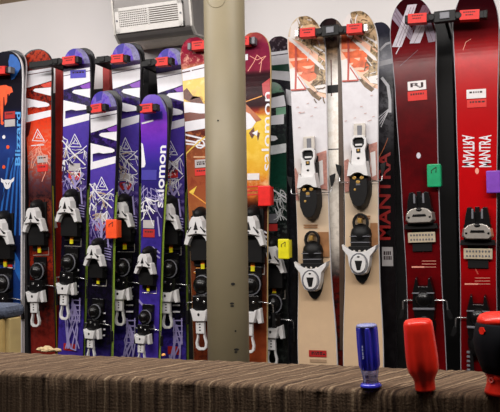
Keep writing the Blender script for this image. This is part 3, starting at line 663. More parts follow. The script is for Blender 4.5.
# --- the two pale freeride skis
MARB = mat('brown_marble_print', (158, 134, 100), 0.35, var=0.85, scale=120); MARB2 = mat('dark_marble_print', (104, 80, 54), 0.35, var=0.5, scale=70)
ORP = mat('orange_wash_print', (222, 104, 62), 0.35, var=0.3, scale=55); ORP2 = mat('pale_orange_wash_print', (240, 186, 160), 0.35, var=0.1, scale=40)
RLINE = mat('red_line_print', (178, 70, 58), 0.4); TORN = mat('torn_red_print', (176, 120, 108), 0.4, var=0.3, scale=90); WOOD = mat('wood_print', (150, 104, 66), 0.4, var=0.2, scale=40)
PALEW = mat('white_wash_print', (222, 216, 214), 0.35, var=0.04, scale=50)
def pale_ski(dx, dy, apex, bottom, widths, label, ext):
    k = Ski(apex, bottom, widths, YB, Lt=0.105, rise=0.045, pw=2.2); q = k.q
    A = [(0, (226, 218, 206)), (q(dy+40), (224, 206, 186)), (q(dy+90), (220, 217, 222)), (q(dy+150), (216, 213, 216)), (q(dy+180), (230, 218, 210)), (q(dy+205), (214, 194, 170)), (q(dy+270), (206, 176, 142)), (q(355), (212, 182, 150))]
    B = [(0, (196, 176, 150)), (q(dy+40), (190, 160, 130)), (q(dy+90), (212, 208, 212)), (q(dy+150), (210, 206, 210)), (q(dy+180), (224, 208, 198)), (q(dy+205), (214, 192, 166)), (q(dy+270), (208, 178, 144)), (q(355), (216, 186, 152))]
    k.start(sheet_mat('pale_freeride_top_sheet', A, B, scale=30, soft=0.12), SIDE_WHITE)
    P = lambda pts, m: k.poly([(x+dx, y+dy) for x, y in pts], m)
    Ln = lambda pts, w, m: k.line([(x+dx, y+dy) for x, y in pts], w, m)
    P([(300, 12), (330, 12), (330, 60), (310, 48), (296, 40), (302, 34), (298, 26)], MARB)
    P([(311, 18), (318, 16), (321, 24), (314, 25)], MARB2); P([(298, 27), (312, 24), (325, 30), (312, 32)], mat('tan_marble_print', (196, 166, 130), 0.35, var=0.3, scale=60))
    P([(316, 38), (328, 36), (328, 62), (321, 58)], mat('tan_marble_print', (196, 166, 130), 0.35))
    P([(288, 38), (300, 42), (314, 52), (330, 64), (330, 100), (320, 96), (308, 86), (300, 76), (288, 70)], ORP2)
    P([(289, 42), (298, 45), (312, 58), (318, 66), (317, 78), (309, 82), (302, 78), (294, 68), (289, 60)], ORP)
    P([(318, 56), (330, 66), (330, 96), (318, 92), (310, 84), (316, 80)], MARB); P([(315, 62), (321, 66), (318, 76), (314, 72)], MARB2)
    P([(314, 86), (326, 84), (326, 93), (318, 92)], PALEW)
    P([(306, 88), (310, 88), (322, 98), (319, 101), (312, 96)], MARB2)
    P([(287, 37), (290, 37), (323, 66), (325, 70), (321, 69), (289, 40)], PALEW); P([(313, 45), (325, 51), (325, 54), (314, 47)], PALEW); P([(291, 26), (297, 20), (300, 30), (299, 40), (290, 38)], PALEW)
    for i in range(60):
        x, y = random.uniform(296, 325), random.uniform(18, 100); dg_ = 38+(x-288)*0.9
        if y < dg_-4 or (x > 313 and y > dg_+2): k.splatter(x+dx, y+dy, (MARB2, PALEW, MARB2, MARB)[i % 4], 1, 8, 2.5, 1.0)
    P([(288, 70), (294, 68), (306, 86), (306, 90), (288, 90)], PALEW)
    Ln([(296, 47), (295.8, 90)], 2.0, RLINE); Ln([(287, 90.6), (306, 89.4)], 1.5, RLINE); Ln([(298, 77), (306, 89)], 1.2, RLINE)
    for i in range(8):
        x, y = random.uniform(291, 322), random.uniform(100, 135); Ln([(x, y), (x+2.2, y-.6)], 0.5, TORN)
    P([(289, 171), (296, 168), (299, 176), (297, 188), (299, 200), (290, 202)], TORN); P([(313, 155), (328, 150), (328, 190), (316, 188), (319, 172)], TORN); P([(318, 162), (323, 160), (324, 184), (320, 186)], PALEW)
    P([(304, 224.6), (318, 224.6), (318, 225.8), (304, 225.8)], WOOD); P([(304, 226.8), (318, 226.8), (318, 228), (304, 228)], WOOD)
    P([(318, 232), (334, 232), (334, 257), (318, 257)], WOOD)
    k.finish(label); return k
k = pale_ski(0, 0, (306, 15.5), (317, 350), [(46, 19.2), (80, 18.5), (115, 17.8), (165, 17), (215, 16.4), (265, 16.6), (350, 20)], 'left one of the two pale skis with a brown marbled tip and orange wash', (289, 0))
k.sticker(309, 326.5, 350, 356.5, DREDL, 2); k.sticker(310, 326.5, 359, 362, mat('tan_label_paper', (170, 140, 112), 0.6))
freeride_binding(k, (310.5, 193.5), (313.5, 271), 0.0035)
k = pale_ski(52.5, -9, (359, 10.5), (363, 350), [(42, 19.6), (80, 18.6), (115, 18), (165, 17.4), (215, 17), (265, 17.6), (350, 20.5)], 'right one of the two pale skis, behind the blue screwdriver', (342, 0))
freeride_binding(k, (360.5, 182), (361, 254.5), 0.0035)

# --- the two dark red skis
PALEBAND = mat('pale_violet_brush_print', (140, 126, 142), 0.4, var=0.14, scale=90); WHBAND = mat('white_brush_print', (196, 188, 198), 0.4, var=0.1, scale=90); DIMBAND = mat('dim_violet_brush_print', (104, 74, 88), 0.4, var=0.2, scale=90)
k = Ski((411.5, -3), (427, 350), [(34, 23.4), (90, 21.2), (190, 19.2), (280, 18), (350, 19)], YB, Lt=0.12, rise=0.05, pw=2.2); q = k.q
k.start(sheet_mat('dark_red_top_sheet', [(0, (40, 6, 12)), (q(20), (58, 8, 14)), (q(48), (104, 10, 18)), (q(110), (88, 7, 13)), (q(170), (84, 6, 11)), (q(240), (96, 4, 9)), (q(350), (100, 4, 9))],
        [(0, (32, 5, 10)), (q(20), (66, 8, 16)), (q(48), (84, 8, 14)), (q(110), (62, 6, 10)), (q(170), (58, 4, 8)), (q(240), (72, 3, 7)), (q(350), (80, 3, 7))], scale=14, soft=0.2), SIDE_GREY)
k.poly([(389, 15), (396.5, 8), (413, 30), (412, 42), (408, 38)], PALEBAND); k.poly([(422.7, 5), (432, 6), (420, 30), (411, 30)], DIMBAND)
k.poly([(407.5, 5), (417, 4), (401.5, 47), (392, 47)], WHBAND); k.poly([(417, 24), (427, 24), (420, 43), (409.5, 43.5)], WHBAND); k.poly([(423, 22), (431, 22), (437.5, 41), (428.5, 42.5)], PALEBAND)
DSTREAK = mat('dark_streak_print', (70, 30, 40), 0.4)
for (x0, y0), (x1, y1) in (((393, 13), (409, 37)), ((395, 11), (411, 35)), ((411, 7), (396, 46)), ((414, 7), (399, 46)), ((426, 8), (415, 30)), ((429, 8), (418, 30)), ((422, 27), (414, 43)), ((427, 26), (433, 41))): k.line([(x0, y0), (x1, y1)], 0.35, DSTREAK)
k.line([(396, 54), (404, 38)], 0.8, WHBAND); k.line([(400, 66), (418, 50)], 0.4, DIMBAND)
k.poly(oval(418.6, 155.5, 2.2, 3), WHBAND)
for y in (261, 264, 267): k.line([(422, y), (436, y)], 0.5, PINK)
k.line([(412, 267), (424, 267)], 1.4, PINK); k.line([(421, 247), (423, 252)], 1.2, RLINE)
k.finish('dark red ski with crossed pale brush bands near its tip')
k.sticker(407.6, 426, 82, 91, WHITEL, word='RJ'); k.sticker(407.6, 427, 92, 101.5, REDL, 1)
race_binding(k, (420.6, 209), (425.5, 300), 0.0034)
k = Ski((475.5, -13), (479, 350), [(30, 23.5), (115, 21.2), (190, 19.6), (280, 18.4), (350, 19)], YB, Lt=0.12, rise=0.05, pw=2.2); q = k.q
k.start(sheet_mat('bright_red_top_sheet', [(0, (30, 5, 10)), (q(20), (46, 5, 10)), (q(34), (104, 6, 12)), (q(60), (196, 12, 18)), (q(110), (164, 8, 14)), (q(170), (178, 8, 14)), (q(240), (164, 6, 12)), (q(300), (120, 4, 9)), (q(350), (96, 3, 8))],
        [(0, (26, 4, 9)), (q(20), (52, 5, 10)), (q(34), (82, 5, 11)), (q(60), (136, 8, 14)), (q(110), (176, 10, 16)), (q(170), (190, 9, 15)), (q(240), (172, 7, 13)), (q(300), (108, 4, 9)), (q(350), (88, 3, 8))], scale=10, soft=0.25), SIDE_GREY)
k.line([(463, 50), (466, 42), (471, 39)], 0.4, PINK)
vs, fs = text_mesh('MANTRA', 0.015)
def pinch(u): return 1-0.35*(1-abs(2*u-1)**1.5)
k._decal([(479+12.5*pinch(u)*v+0.0, 167-32*u) for u, v in [(u, 1-v) for u, v in vs]] if False else [(491.5-12.5*v*1.0-(1-pinch(u))*4*(1-v), 167-32*u) for u, v in vs], fs, WHITE_INK)
k._decal([(462+12.5*v+(1-pinch(u))*4*(1-v), 167-32*u) for u, v in vs], [tuple(reversed(f)) for f in fs], WHITE_INK)
k.poly(oval(477, 171, 1.9, 3), PINK)
for y in (278, 281, 284): k.line([(475, y), (490, y)], 0.5, PINK)
k.line([(465, 284), (478, 284)], 1.4, PINK); k.line([(475, 268), (478, 274)], 1.2, RLINE)
k.finish('bright red ski with white mirrored lettering, at the right edge')
k.sticker(466.5, 486, 90, 99, WHITEL, 1); k.sticker(467, 486.5, 100, 108, REDL, 1)
race_binding(k, (477.5, 224.5), (479, 318), 0.0034)
k_bright = k
# --- orange ski cut off by the right border
k = Ski((521, 2), (520, 350), [(34, 23), (190, 20), (350, 20)], 2.345, Lt=0.12)
k.start(sheet_mat('orange_top_sheet', [(0, (60, 120, 60)), (0.05, (70, 130, 60)), (0.1, (210, 110, 40)), (0.7, (214, 112, 40)), (0.8, (60, 40, 24)), (1.7, (40, 30, 24))], [(0, (40, 90, 50)), (0.05, (80, 120, 60)), (0.1, (196, 96, 36)), (0.7, (200, 100, 36)), (0.8, (46, 34, 22)), (1.7, (46, 34, 24))], scale=20), SIDE_DARK)
k.finish('orange ski mostly outside the right edge, past the bright red ski')

# --- blue ski at the left border
k = Ski((7, 51), (7, 350), [(76, 16), (110, 15.2), (140, 14.6), (190, 14.4), (350, 14)], 2.252, Lt=0.08, rise=0.010); q = k.q
A = [(0, (30, 30, 40)), (q(80), (20, 18, 26)), (q(108), (22, 20, 30)), (q(122), (30, 36, 78)), (q(150), (34, 54, 116)), (q(190), (26, 40, 86)), (q(250), (18, 26, 60)), (q(262), (24, 50, 110)), (q(305), (26, 60, 120)), (q(322), (150, 40, 30)), (q(350), (190, 44, 34))]
B = [(0, (24, 24, 32)), (q(80), (24, 20, 28)), (q(108), (26, 24, 36)), (q(122), (26, 30, 70)), (q(150), (40, 64, 130)), (q(190), (22, 34, 74)), (q(250), (16, 22, 50)), (q(262), (20, 40, 96)), (q(305), (24, 50, 110)), (q(322), (120, 30, 24)), (q(350), (180, 40, 30))]
k.start(sheet_mat('navy_blue_top_sheet', A, B, scale=20, soft=0.2), SIDE_WHITE, None, SIDE_WHITE)
BLU = mat('blue_print', (34, 92, 168), 0.35, var=0.12); LBLU = mat('light_blue_print', (84, 156, 220), 0.35); ORF = mat('flame_orange_print', (232, 84, 34), 0.4, var=0.15); NAVY = mat('navy_print', (20, 24, 52), 0.35)
k.poly([(10, 54.5), (13, 54.5), (17, 57.5), (20, 63), (20.6, 68), (15, 78), (11.5, 80), (16, 69), (9, 69), (8.5, 61)], BLU)
for (x, y, h) in ((-4, 84, 26), (0, 86, 34), (4, 88, 14), (8, 86, 6), (-8, 84, 20)): k.poly([(x, y), (x+3.6, y+1), (x+3, y+h), (x+1, y+h+4), (x+.2, y+h*.6)], ORF)
k.poly([(-4, 86), (6, 85), (12, 88), (13, 92), (6, 95), (-4, 104)], ORF)
for x0, x1, x2 in ((8, 3, -2), (12.5, 7.5, 3.5), (15.5, 12, 9), (18.5, 16.5, 15), (21, 20.5, 20)): k.line([(x0+1, 158), (x0-1, 172), (x1, 200), (x2, 235)], 1.8, BLU)
k.line([(17, 150), (10, 172), (2, 200)], 1.0, NAVY)
k.text('Blizzard', 20.6, 15.2, 165.5, 112, LBLU, 0.02, 0.3)
for x, y, m in ((4, 137, WHITE_INK), (8, 147, ORF), (4, 167, ORF), (2.5, 123, ORF)): k.poly(oval(x, y, 1.6, 1.9, 10), m)
k.poly([(1, 178), (4, 180), (7, 179.4), (11, 180), (14.5, 177), (14, 181), (11.5, 183), (10.4, 187), (8.6, 189), (6, 189), (4.6, 187), (3.6, 183.4), (1.4, 182)], WHITE_INK)
k.poly([(5.4, 182), (7, 183.4), (6.6, 185)], NAVY); k.poly([(10, 182), (8.4, 183.4), (8.8, 185)], NAVY)
k.poly([(14, 250), (20, 262), (22, 285), (17, 275), (11, 261)], LBLU if False else BLU); k.poly([(-6, 255), (3, 272), (-6, 272)], BLU)
k.line([(4, 267), (13, 268)], 0.8, WHITE_INK)
k.finish('navy blue ski with a blue word and bull emblem at the left edge')
k.sticker(5, 15.3, 112, 119, DREDL, 1); k.sticker(5, 15.3, 120, 127, GREYL); k.sticker(8, 12.5, 264, 267, REDL)
rental_binding(k, (6, 228), (5, 304), 1.05)
twin(k, 'partner ski with a black base behind the navy blue ski at the left edge', bare=True)
# ------------------------------------------------------------------ the room
CEIL = 2.195
wallm = mat('painted_wall', (226, 222, 222), 0.85, var=0.03, scale=3, bump=0.05)
bm = bmesh.new(); box(bm, -4.5, 2.5, 2.56, 2.68, 0, CEIL+0.1); struct(link('wall_back', bm, wallm))
bm = bmesh.new(); box(bm, -4.5, 2.5, -3.0, 2.56, CEIL, CEIL+0.1); struct(link('ceiling', bm, mat('tan_ceiling_board', (176, 152, 122), 0.8, var=0.06, scale=8)))
bm = bmesh.new(); box(bm, -4.5, 2.5, -3.0, 2.68, -0.1, 0.0); struct(link('floor', bm, mat('dark_floor_carpet', (70, 62, 58), 0.95, var=0.25, scale=120)))

# the ski rack: dark board standing in for shade behind the skis, rail, red and black uprights, ledge under the tails
rk = empty('ski_rack', (-1.0, 2.5, 0)); tag(rk, 'wall rack with red uprights that carries all the skis, dark board added as shade', 'ski rack')
def rpart(name, m, dims, label=None, bevel=0.003):
    bm = bmesh.new(); x0, x1, y0, y1, z0, z1 = dims; box(bm, x0+1.0, x1+1.0, y0-2.5, y1-2.5, z0, z1)
    return link(name, bm, m, rk, bevel=bevel, label=label)
RACKM = mat('charcoal_ledge_and_shade', (40, 37, 38), 0.7, var=0.2, scale=30)
ztop = at(230, 76, 2.53).z
rpart('shade_backboard', RACKM, (-2.6, 0.5, 2.53, 2.558, 0.0, ztop))
zr = at(230, 60, 2.53).z
rpart('ledge', RACKM, (-2.6, 0.5, 2.12, 2.53, 0.02, 0.135))
RED_POST = mat('red_painted_steel', (188, 34, 24), 0.45, var=0.12, scale=40)
for px in (60.5, 108): 
    X = at(px, 100, 2.47).x; rpart('upright', RED_POST, (X-0.016, X+0.016, 2.455, 2.53, 0.135, at(px, 66, 2.47).z), 'red upright')
for px, top, hw in ((148, 62, 0.012), (225, 44, 0.02), (331, 30, 0.016), (445, 16, 0.03)):
    X = at(px, 100, 2.47).x; rpart('upright', BLACK, (X-hw, X+hw, 2.455, 2.53, 0.135, at(px, top, 2.47).z), 'black upright')

# hangers whose arms close over the ski tips
def hanger(cx, cy, left, right, labels, desc, Yc=2.235, stem=None, end=2.453, cw=6, tipcol=None):
    """cx, cy: bracket; left / right: (px, py) of the arm ends or None; labels: list of (px0, px1) spans of red label"""
    C = at(cx, cy, Yc)
    r = empty('ski_hanger', (C.x, 2.45, C.z)); tag(r, desc, 'ski hanger', 'hangers on the ski rack')
    O = V((C.x, 2.45, C.z)); w = cw*0.0036
    bm = bmesh.new(); hh = 0.017 if cw >= 8 else 0.0125; y0 = Yc-2.45
    xs = (at(stem, cy, 2.295).x-C.x) if stem is not None else 0.0
    box(bm, -w, w, y0-0.014, y0+0.008, -hh, hh+0.001)
    if end:
        if abs(xs)+0.006 > w: box(bm, min(xs-0.006, -w), max(xs+0.006, w), y0-0.006, y0+0.008, -0.0105, 0.0105)
        box(bm, xs-0.006, xs+0.006, y0+0.008, end-2.45, -0.0105, 0.0105)
    box(bm, -w*0.45, w*0.45, Yc-2.45-0.018, Yc-2.45-0.014, -0.009, 0.012, 1 if cw >= 8 else 0)
    link('bracket', bm, [BLACK, GREYP], r, bevel=0.003)
    for end in (left, right):
        if not end: continue
        E = at(end[0], end[1], Yc); a = C-O; b = E-O; sg = 1 if b.x > a.x else -1
        d = (b-a); L = d.length; d.normalize(); up = V((0, 1, 0)).cross(d)*(-1 if sg > 0 else 1); up = V((-d.z, 0, d.x)); up = up if up.z > 0 else -up
        def bar(bm, t0, t1, hy, hz, mi, y0=-0.012, y1=0.012):
            vs = [bm.verts.new(a+d*t+V((0, yy, 0))+up*zz) for t in (t0, t1) for yy in (y0, y1) for zz in (-hz, hz)]
            for qd in ((0,1,3,2), (4,6,7,5), (0,4,5,1), (2,3,7,6), (0,2,6,4), (1,5,7,3)):
                bm.faces.new([vs[i] for i in qd]).material_index = mi
        bm = bmesh.new(); bar(bm, w*0.8, L, 0, 0.0115, 0); bar(bm, L-0.008, L+0.004, 0, 0.0122, 1, -0.014, 0.013)
        tube(bm, [a+d*(w*1.25)+V((0, -0.016, 0)), a+d*(w*1.25)+V((0, 0.014, 0))], 0.011, 10, 0)
        arm = link('arm', bm, [BLACK, tipcol or BLACK], r, bevel=0.002)
        for (l0, l1) in labels:
            t0 = (at(l0, end[1], Yc)-O-a).dot(d); t1 = (at(l1, end[1], Yc)-O-a).dot(d)
            if min(t0, t1) < 0: continue
            t0, t1 = sorted((t0, t1)); bm = bmesh.new(); bar(bm, t0, t1, 0, 0.0148, 0, -0.0155, 0.0145)
            for rr in range(2):
                x = t0+(t1-t0)*(0.18+0.12*rr)
                while x < t0+(t1-t0)*(0.8-0.1*rr):
                    wd = (t1-t0)*random.uniform(0.04, 0.1)
                    vs = [bm.verts.new(a+d*t+V((0, -0.0158, 0))+up*zz) for t, zz in ((x, 0.006-rr*0.0085), (x+wd, 0.006-rr*0.0085), (x+wd, 0.0095-rr*0.0085), (x, 0.0095-rr*0.0085))]
                    bm.faces.new(vs).material_index = 1; x += wd+(t1-t0)*0.025
            link('arm_label', bm, [REDL, INK], arm, label='red label')
    return r
hanger(58, 62.5, (32, 65.8), (79.5, 60), [(64.5, 77)], 'hanger clamping the red-orange ski and the long purple ski with scribbled tape', cw=5, stem=59.5)
hanger(104, 60.5, None, (128, 58.6), [(113, 125)], 'hanger with a red label across the long purple ski between the shorter ones', cw=7, stem=105)
hanger(151, 63.5, None, (172.6, 61.4), [(157.5, 169.5)], 'hanger with a red label across the purple ski under the heater', cw=5, stem=151)
hanger(226, 43.5, (190, 47.2), (255, 41.2), [(193.5, 206), (240, 250.5)], 'hanger behind the column, clamping the gold ski and the maroon ski', stem=228, tipcol=GREYP)
hanger(331, 31.5, (297, 34.3), (367, 28.4), [(301, 316), (347.5, 363)], 'hanger between the two pale skis, an arm over each', cw=8, stem=331, end=2.305, tipcol=SILVER)
hanger(445, 17.3, (406.5, 20.2), (486, 15), [(408.5, 427), (460, 479.5)], 'black hanger between the two dark red skis, an arm over each', cw=9, stem=447)
hanger(-22, 72, None, (12, 70.3), [(-8, 7.5)], 'hanger across the navy blue ski at the left edge', stem=-22, Yc=2.215, tipcol=GREYP)
hanger(90, 110, None, (106.5, 107.4), [(93, 103.5)], 'low hanger across the shorter purple ski with the orange tag', Yc=2.15, end=None, cw=2)
hanger(140, 109.5, None, (157.5, 107.6), [(142, 154)], 'low hanger across the shorter violet ski', Yc=2.15, end=None, cw=2)

# plastic size tags clipped over the ski edges
def clip_tag(x0, x1, y0, y1, Y, m, desc, mark=True):
    A = at(x0, y0, Y); B = at(x1, y1, Y); w = (B.x-A.x)/2; h = (A.z-B.z)/2
    r = empty('size_tag', ((A.x+B.x)/2, Y, B.z)); tag(r, desc, 'tag', 'coloured tags clipped on the skis')
    bm = bmesh.new(); box(bm, -w, w, -0.010, 0.0, 0, 2*h); link('tag_body', bm, m, r, bevel=0.0035)
    if mark:
        bm = bmesh.new(); bt = bmesh
        for a, b, t in (((-0.35, 0.72), (0.35, 0.86), 0.05), ((0.35, 0.86), (0.3, 0.62), 0.05), ((-0.35, 0.72), (-0.35, 0.6), 0.05)):
            tube(bm, [(a[0]*w, -0.0102, a[1]*2*h), (b[0]*w, -0.0102, b[1]*2*h)], 0.0012, 6)
        link('arrow_mark', bm, INK, r)
    bm = bmesh.new(); box(bm, w*0.86, w*1.04, -0.001, 0.024, 0.1*h, 1.9*h); link('clip_back', bm, m, r, bevel=0.002)
    return r
clip_tag(106.8, 118, 219.5, 238.5, 2.182, mat('orange_tag_plastic', (250, 84, 36), 0.4), 'bright orange tag clipped on the shorter purple ski')
clip_tag(258.5, 271.5, 186, 206, 2.252, mat('red_tag_plastic', (226, 36, 32), 0.35), 'red tag clipped on the maroon and yellow ski', False)
clip_tag(278.5, 290, 239, 259, 2.262, mat('yellow_tag_plastic', (226, 216, 24), 0.4), 'yellow tag between the column and the left pale ski')
clip_tag(427, 441.5, 164.5, 187, 2.28, mat('green_tag_plastic', (10, 150, 98), 0.35), 'green tag clipped on the dark red ski with crossed bands')
clip_tag(486, 501, 171, 193, 2.28, mat('purple_tag_plastic', (124, 62, 178), 0.35), 'purple tag clipped at the right edge of the bright red ski', False)

# wall heater with a louvred grille
Yf, Yw = 2.30, 2.56
Yg = 2.35                                   # the grille plate leans back a little towards its lower edge
hx0 = at(108.5, 4, Yf).x; hx1 = at(186, 4, Yf).x
zg0 = at(150, 31, Yg).z; zbot = at(160, 48.5, Yw-0.05).z
ht = empty('wall_heater', ((hx0+hx1)/2, Yw, zbot)); tag(ht, 'grey metal wall heater with a white louvred grille above the skis', 'heater')
O = V(ht.location)
zt0 = CEIL-0.002; sl = (Yg-Yf)/(zt0-zg0)
z38 = at(150, 39.5, Yg+0.03).z; z46 = at(160, 48.5, Yw).z
prof = [(Yw, zt0), (Yf, zt0), (Yg, zg0), (Yg+0.012, zg0-(zg0-z38)*0.5), (Yg+0.03, z38), (Yg+0.05, z38-(z38-z46)*0.25), (Yg+0.10, z46+(z38-z46)*0.35), (Yw-0.012, z46), (Yw, z46)]
bm = bmesh.new(); L = [[bm.verts.new((x-O.x, y-O.y, z-O.z)) for y, z in prof] for x in (hx0, hx1)]
for i in range(len(prof)):
    j = (i+1) % len(prof); bm.faces.new((L[0][i], L[0][j], L[1][j], L[1][i]))
for l in L: bm.faces.new(l)
HM = mat('dull_heater_steel', (112, 108, 106), 0.38, 0.45, var=0.12, scale=14)
link('housing', bm, HM, ht, bevel=0.004)
for xe, nm in ((hx0, 0), (hx1, 1)):
    bm = bmesh.new(); pr = prof[1:-1]; A_, B_ = [], []
    for q_, (y, z) in enumerate(pr):
        A_.append((bm.verts.new((xe-O.x-0.004, y-O.y-0.004, z-O.z-(0.004 if q_ > 2 else 0))), bm.verts.new((xe-O.x+0.004, y-O.y-0.004, z-O.z-(0.004 if q_ > 2 else 0)))))
        B_.append((bm.verts.new((xe-O.x-0.004, y-O.y+0.01, z-O.z+0.004)), bm.verts.new((xe-O.x+0.004, y-O.y+0.01, z-O.z+0.004))))
    for q_ in range(len(pr)-1):
        for P_, Q_ in (((A_[q_][0], A_[q_][1]), (A_[q_+1][0], A_[q_+1][1])), ((A_[q_][0], B_[q_][0]), (A_[q_+1][0], B_[q_+1][0])), ((A_[q_][1], B_[q_][1]), (A_[q_+1][1], B_[q_+1][1]))):
            bm.faces.new((P_[0], P_[1], Q_[1], Q_[0]))
    link('end_trim', bm, mat('light_heater_steel', (170, 166, 160), 0.4, 0.4), ht)
bm = bmesh.new(); pr = prof[4:-1]; row = []
for (y, z) in pr:
    row.append([bm.verts.new((x-O.x, y-O.y-0.002, z-O.z-0.002)) for x in (hx0+0.006, hx1-0.006)])
for a_, b2 in zip(row, row[1:]): bm.faces.new((a_[0], a_[1], b2[1], b2[0]))
link('bounce_lit_band', bm, mat('bounce_lit_steel', (214, 204, 188), 0.45, 0.1), ht, label='underside coloured pale as if lit by bounce')  # underside colour lightened to stand in for bounced light
WPAINT = mat('white_enamel', (214, 210, 206), 0.4, var=0.04)
gx0, gx1 = at(117.5, 18, Yg).x-O.x, at(186.5, 18, Yg).x-O.x-0.008
zA, zB = zg0-O.z+0.002, at(150, 1.5, Yf).z-O.z; fw = 0.018
def gp(x, z, off): return (x, Yg-sl*(z+O.z-zg0)-O.y-off, z)
def gbox(bm, x0, x1, z0, z1, o0, o1):
    vs = [bm.verts.new(gp(x, z, o)) for x in (x0, x1) for o in (o0, o1) for z in (z0, z1)]
    for q_ in ((0,1,3,2), (4,6,7,5), (0,4,5,1), (2,3,7,6), (0,2,6,4), (1,5,7,3)): bm.faces.new([vs[i] for i in q_])
bm = bmesh.new(); gbox(bm, gx0, gx1, zA, zA+fw, -.001, .009); gbox(bm, gx0, gx1, zB-0.012, zB, -.001, .009); gbox(bm, gx0, gx0+fw, zA, zB, -.001, .009); gbox(bm, gx1-fw, gx1, zA, zB, -.001, .009)
xm = (gx0+gx1)/2; gbox(bm, xm-0.003, xm+0.003, zA, zB, 0, .007); link('grille_frame', bm, WPAINT, ht, label='white grille frame')
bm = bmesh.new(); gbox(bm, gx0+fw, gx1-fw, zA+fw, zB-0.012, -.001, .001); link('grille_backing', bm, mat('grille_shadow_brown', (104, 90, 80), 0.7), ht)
for k_ in range(8):
    z = zA+fw+(zB-zA-fw-0.012)*(k_+0.5)/8; bm = bmesh.new(); gbox(bm, gx0+fw, gx1-fw, z-0.003, z+0.0008, 0.001, 0.007); link('slat', bm, WPAINT, ht)
for k_ in range(15):
    x = gx0+fw+(xm-gx0-fw)*(k_+0.5)/15; bm = bmesh.new(); gbox(bm, x-0.0012, x+0.0012, zA+fw, zB-0.012, 0.0025, 0.0078); link('fin', bm, WPAINT, ht)
for x in (gx0+0.008, gx1-0.008):
    z = (zA+zB)/2; bm = bmesh.new(); tube(bm, [gp(x, z, 0.009), gp(x, z, 0.0115)], 0.004, 10); link('screw', bm, GREYP, ht)

# the round column
cz = 1.62
c0 = at(206.2, 200, 1.60); c1 = at(247.4, 200, 1.60); R = (c1.x-c0.x)/2*math.cos(math.radians(21)); cxm = (c0.x+c1.x)/2
clm = empty('steel_column', (cxm, 1.60, 0)); tag(clm, 'round khaki painted steel column in front of the skis', 'column')
bm = bmesh.new(); lathe(bm, [(R, 0.0), (R, CEIL)], 48)
link('shaft', bm, mat('khaki_column_paint', (120, 110, 86), 0.5, var=0.07, scale=9, bump=0.08), clm)
def col_pt(px, py, off=0.0):
    r = ray(px, py); o = V((CAM.x-cxm, CAM.y-1.60)); d = V((r.x, r.y)); A = d.dot(d); B = 2*o.dot(d); Cc = o.dot(o)-(R+off)**2
    D = B*B-4*A*Cc; t = (-B-math.sqrt(max(D, 0)))/(2*A); p = CAM+r*t; return V((p.x-cxm, p.y-1.60, p.z))
HOLE = mat('dark_bolt_hole', (24, 22, 20), 0.8)
for px, py, rx, ry in ((233, 284, 2.2, 1.4), (232, 303.4, 2.2, 1.0), (232.2, 306, 2.0, 0.9), (235.5, 331, 1.0, .9), (236.5, 349.4, 2.6, 1.1), (236, 352, 1.7, .8), (218, 120.5, .9, .8)):
    bm = bmesh.new(); vs = [[bm.verts.new(col_pt(px+rx*math.cos(a), py+ry*math.sin(a), o_)) for a in [2*math.pi*i/10 for i in range(10)]] for o_ in (0.0002, 0.0012)]
    for i in range(10): bm.faces.new((vs[0][i], vs[0][(i+1) % 10], vs[1][(i+1) % 10], vs[1][i]))
    bm.faces.new(vs[1]); link('bolt_hole', bm, HOLE, clm, label='dark hole')
bm = bmesh.new(); tube(bm, [col_pt(216+9*math.cos(a), -1+8.5*math.sin(a), 0.0) for a in [2*math.pi*i/30 for i in range(30)]], 0.0011, 6, closed=True)
link('stamped_ring', bm, mat('khaki_stamp', (120, 110, 84), 0.5), clm)

# the carpeted counter in front
Zc = 0.965
cp = [at_z(0, 371.5, Zc), at_z(500, 396, Zc)]
bk = [at_z(25, 350, Zc), at_z(410, 370, Zc)]
dirv = (cp[1]-cp[0]); dirv.z = 0; ang = math.atan2(dirv.y, dirv.x); dirv.normalize(); nrm = V((-dirv.y, dirv.x, 0))
dep = ((bk[0]-cp[0]).dot(nrm)+(bk[1]-cp[0]).dot(nrm))/2
print('COUNTER ang', math.degrees(ang), 'depth', dep, 'front', cp[0], cp[1])
org = (cp[0]+cp[1])/2; org.z = 0
m = bpy.data.materials.new('ribbed_brown_carpet'); m.use_nodes = True; nt = m.node_tree; L_ = nt.links; b = nt.nodes['Principled BSDF']
tc = nt.nodes.new('ShaderNodeTexCoord'); mp = nt.nodes.new('ShaderNodeMapping'); L_.new(tc.outputs['Object'], mp.inputs['Vector'])
ra = math.radians(31.5)
sp = nt.nodes.new('ShaderNodeSeparateXYZ'); L_.new(mp.outputs['Vector'], sp.inputs[0])
def mth(op, a, b_=None):
    n_ = nt.nodes.new('ShaderNodeMath'); n_.operation = op
    for i, v in enumerate((a, b_)):
        if v is None: continue
        if isinstance(v, (int, float)): n_.inputs[i].default_value = v
        else: L_.new(v, n_.inputs[i])
    return n_.outputs[0]
cc = mth('SUBTRACT', mth('MULTIPLY', sp.outputs['X'], math.cos(ra)), mth('MULTIPLY', sp.outputs['Y'], math.sin(ra)))
wob = nt.nodes.new('ShaderNodeTexNoise'); wob.inputs['Scale'].default_value = 40; L_.new(mp.outputs['Vector'], wob.inputs['Vector'])
cc2 = mth('ADD', cc, mth('MULTIPLY', wob.outputs['Fac'], 0.004))
cx_ = nt.nodes.new('ShaderNodeCombineXYZ'); L_.new(cc2, cx_.inputs[0])
n1 = nt.nodes.new('ShaderNodeTexNoise'); n1.inputs['Scale'].default_value = 165; n1.inputs['Detail'].default_value = 2; n1.inputs['Roughness'].default_value = 0.6; L_.new(cx_.outputs[0], n1.inputs['Vector'])
n2 = nt.nodes.new('ShaderNodeTexNoise'); n2.inputs['Scale'].default_value = 420; n2.inputs['Detail'].default_value = 3; L_.new(mp.outputs['Vector'], n2.inputs['Vector'])
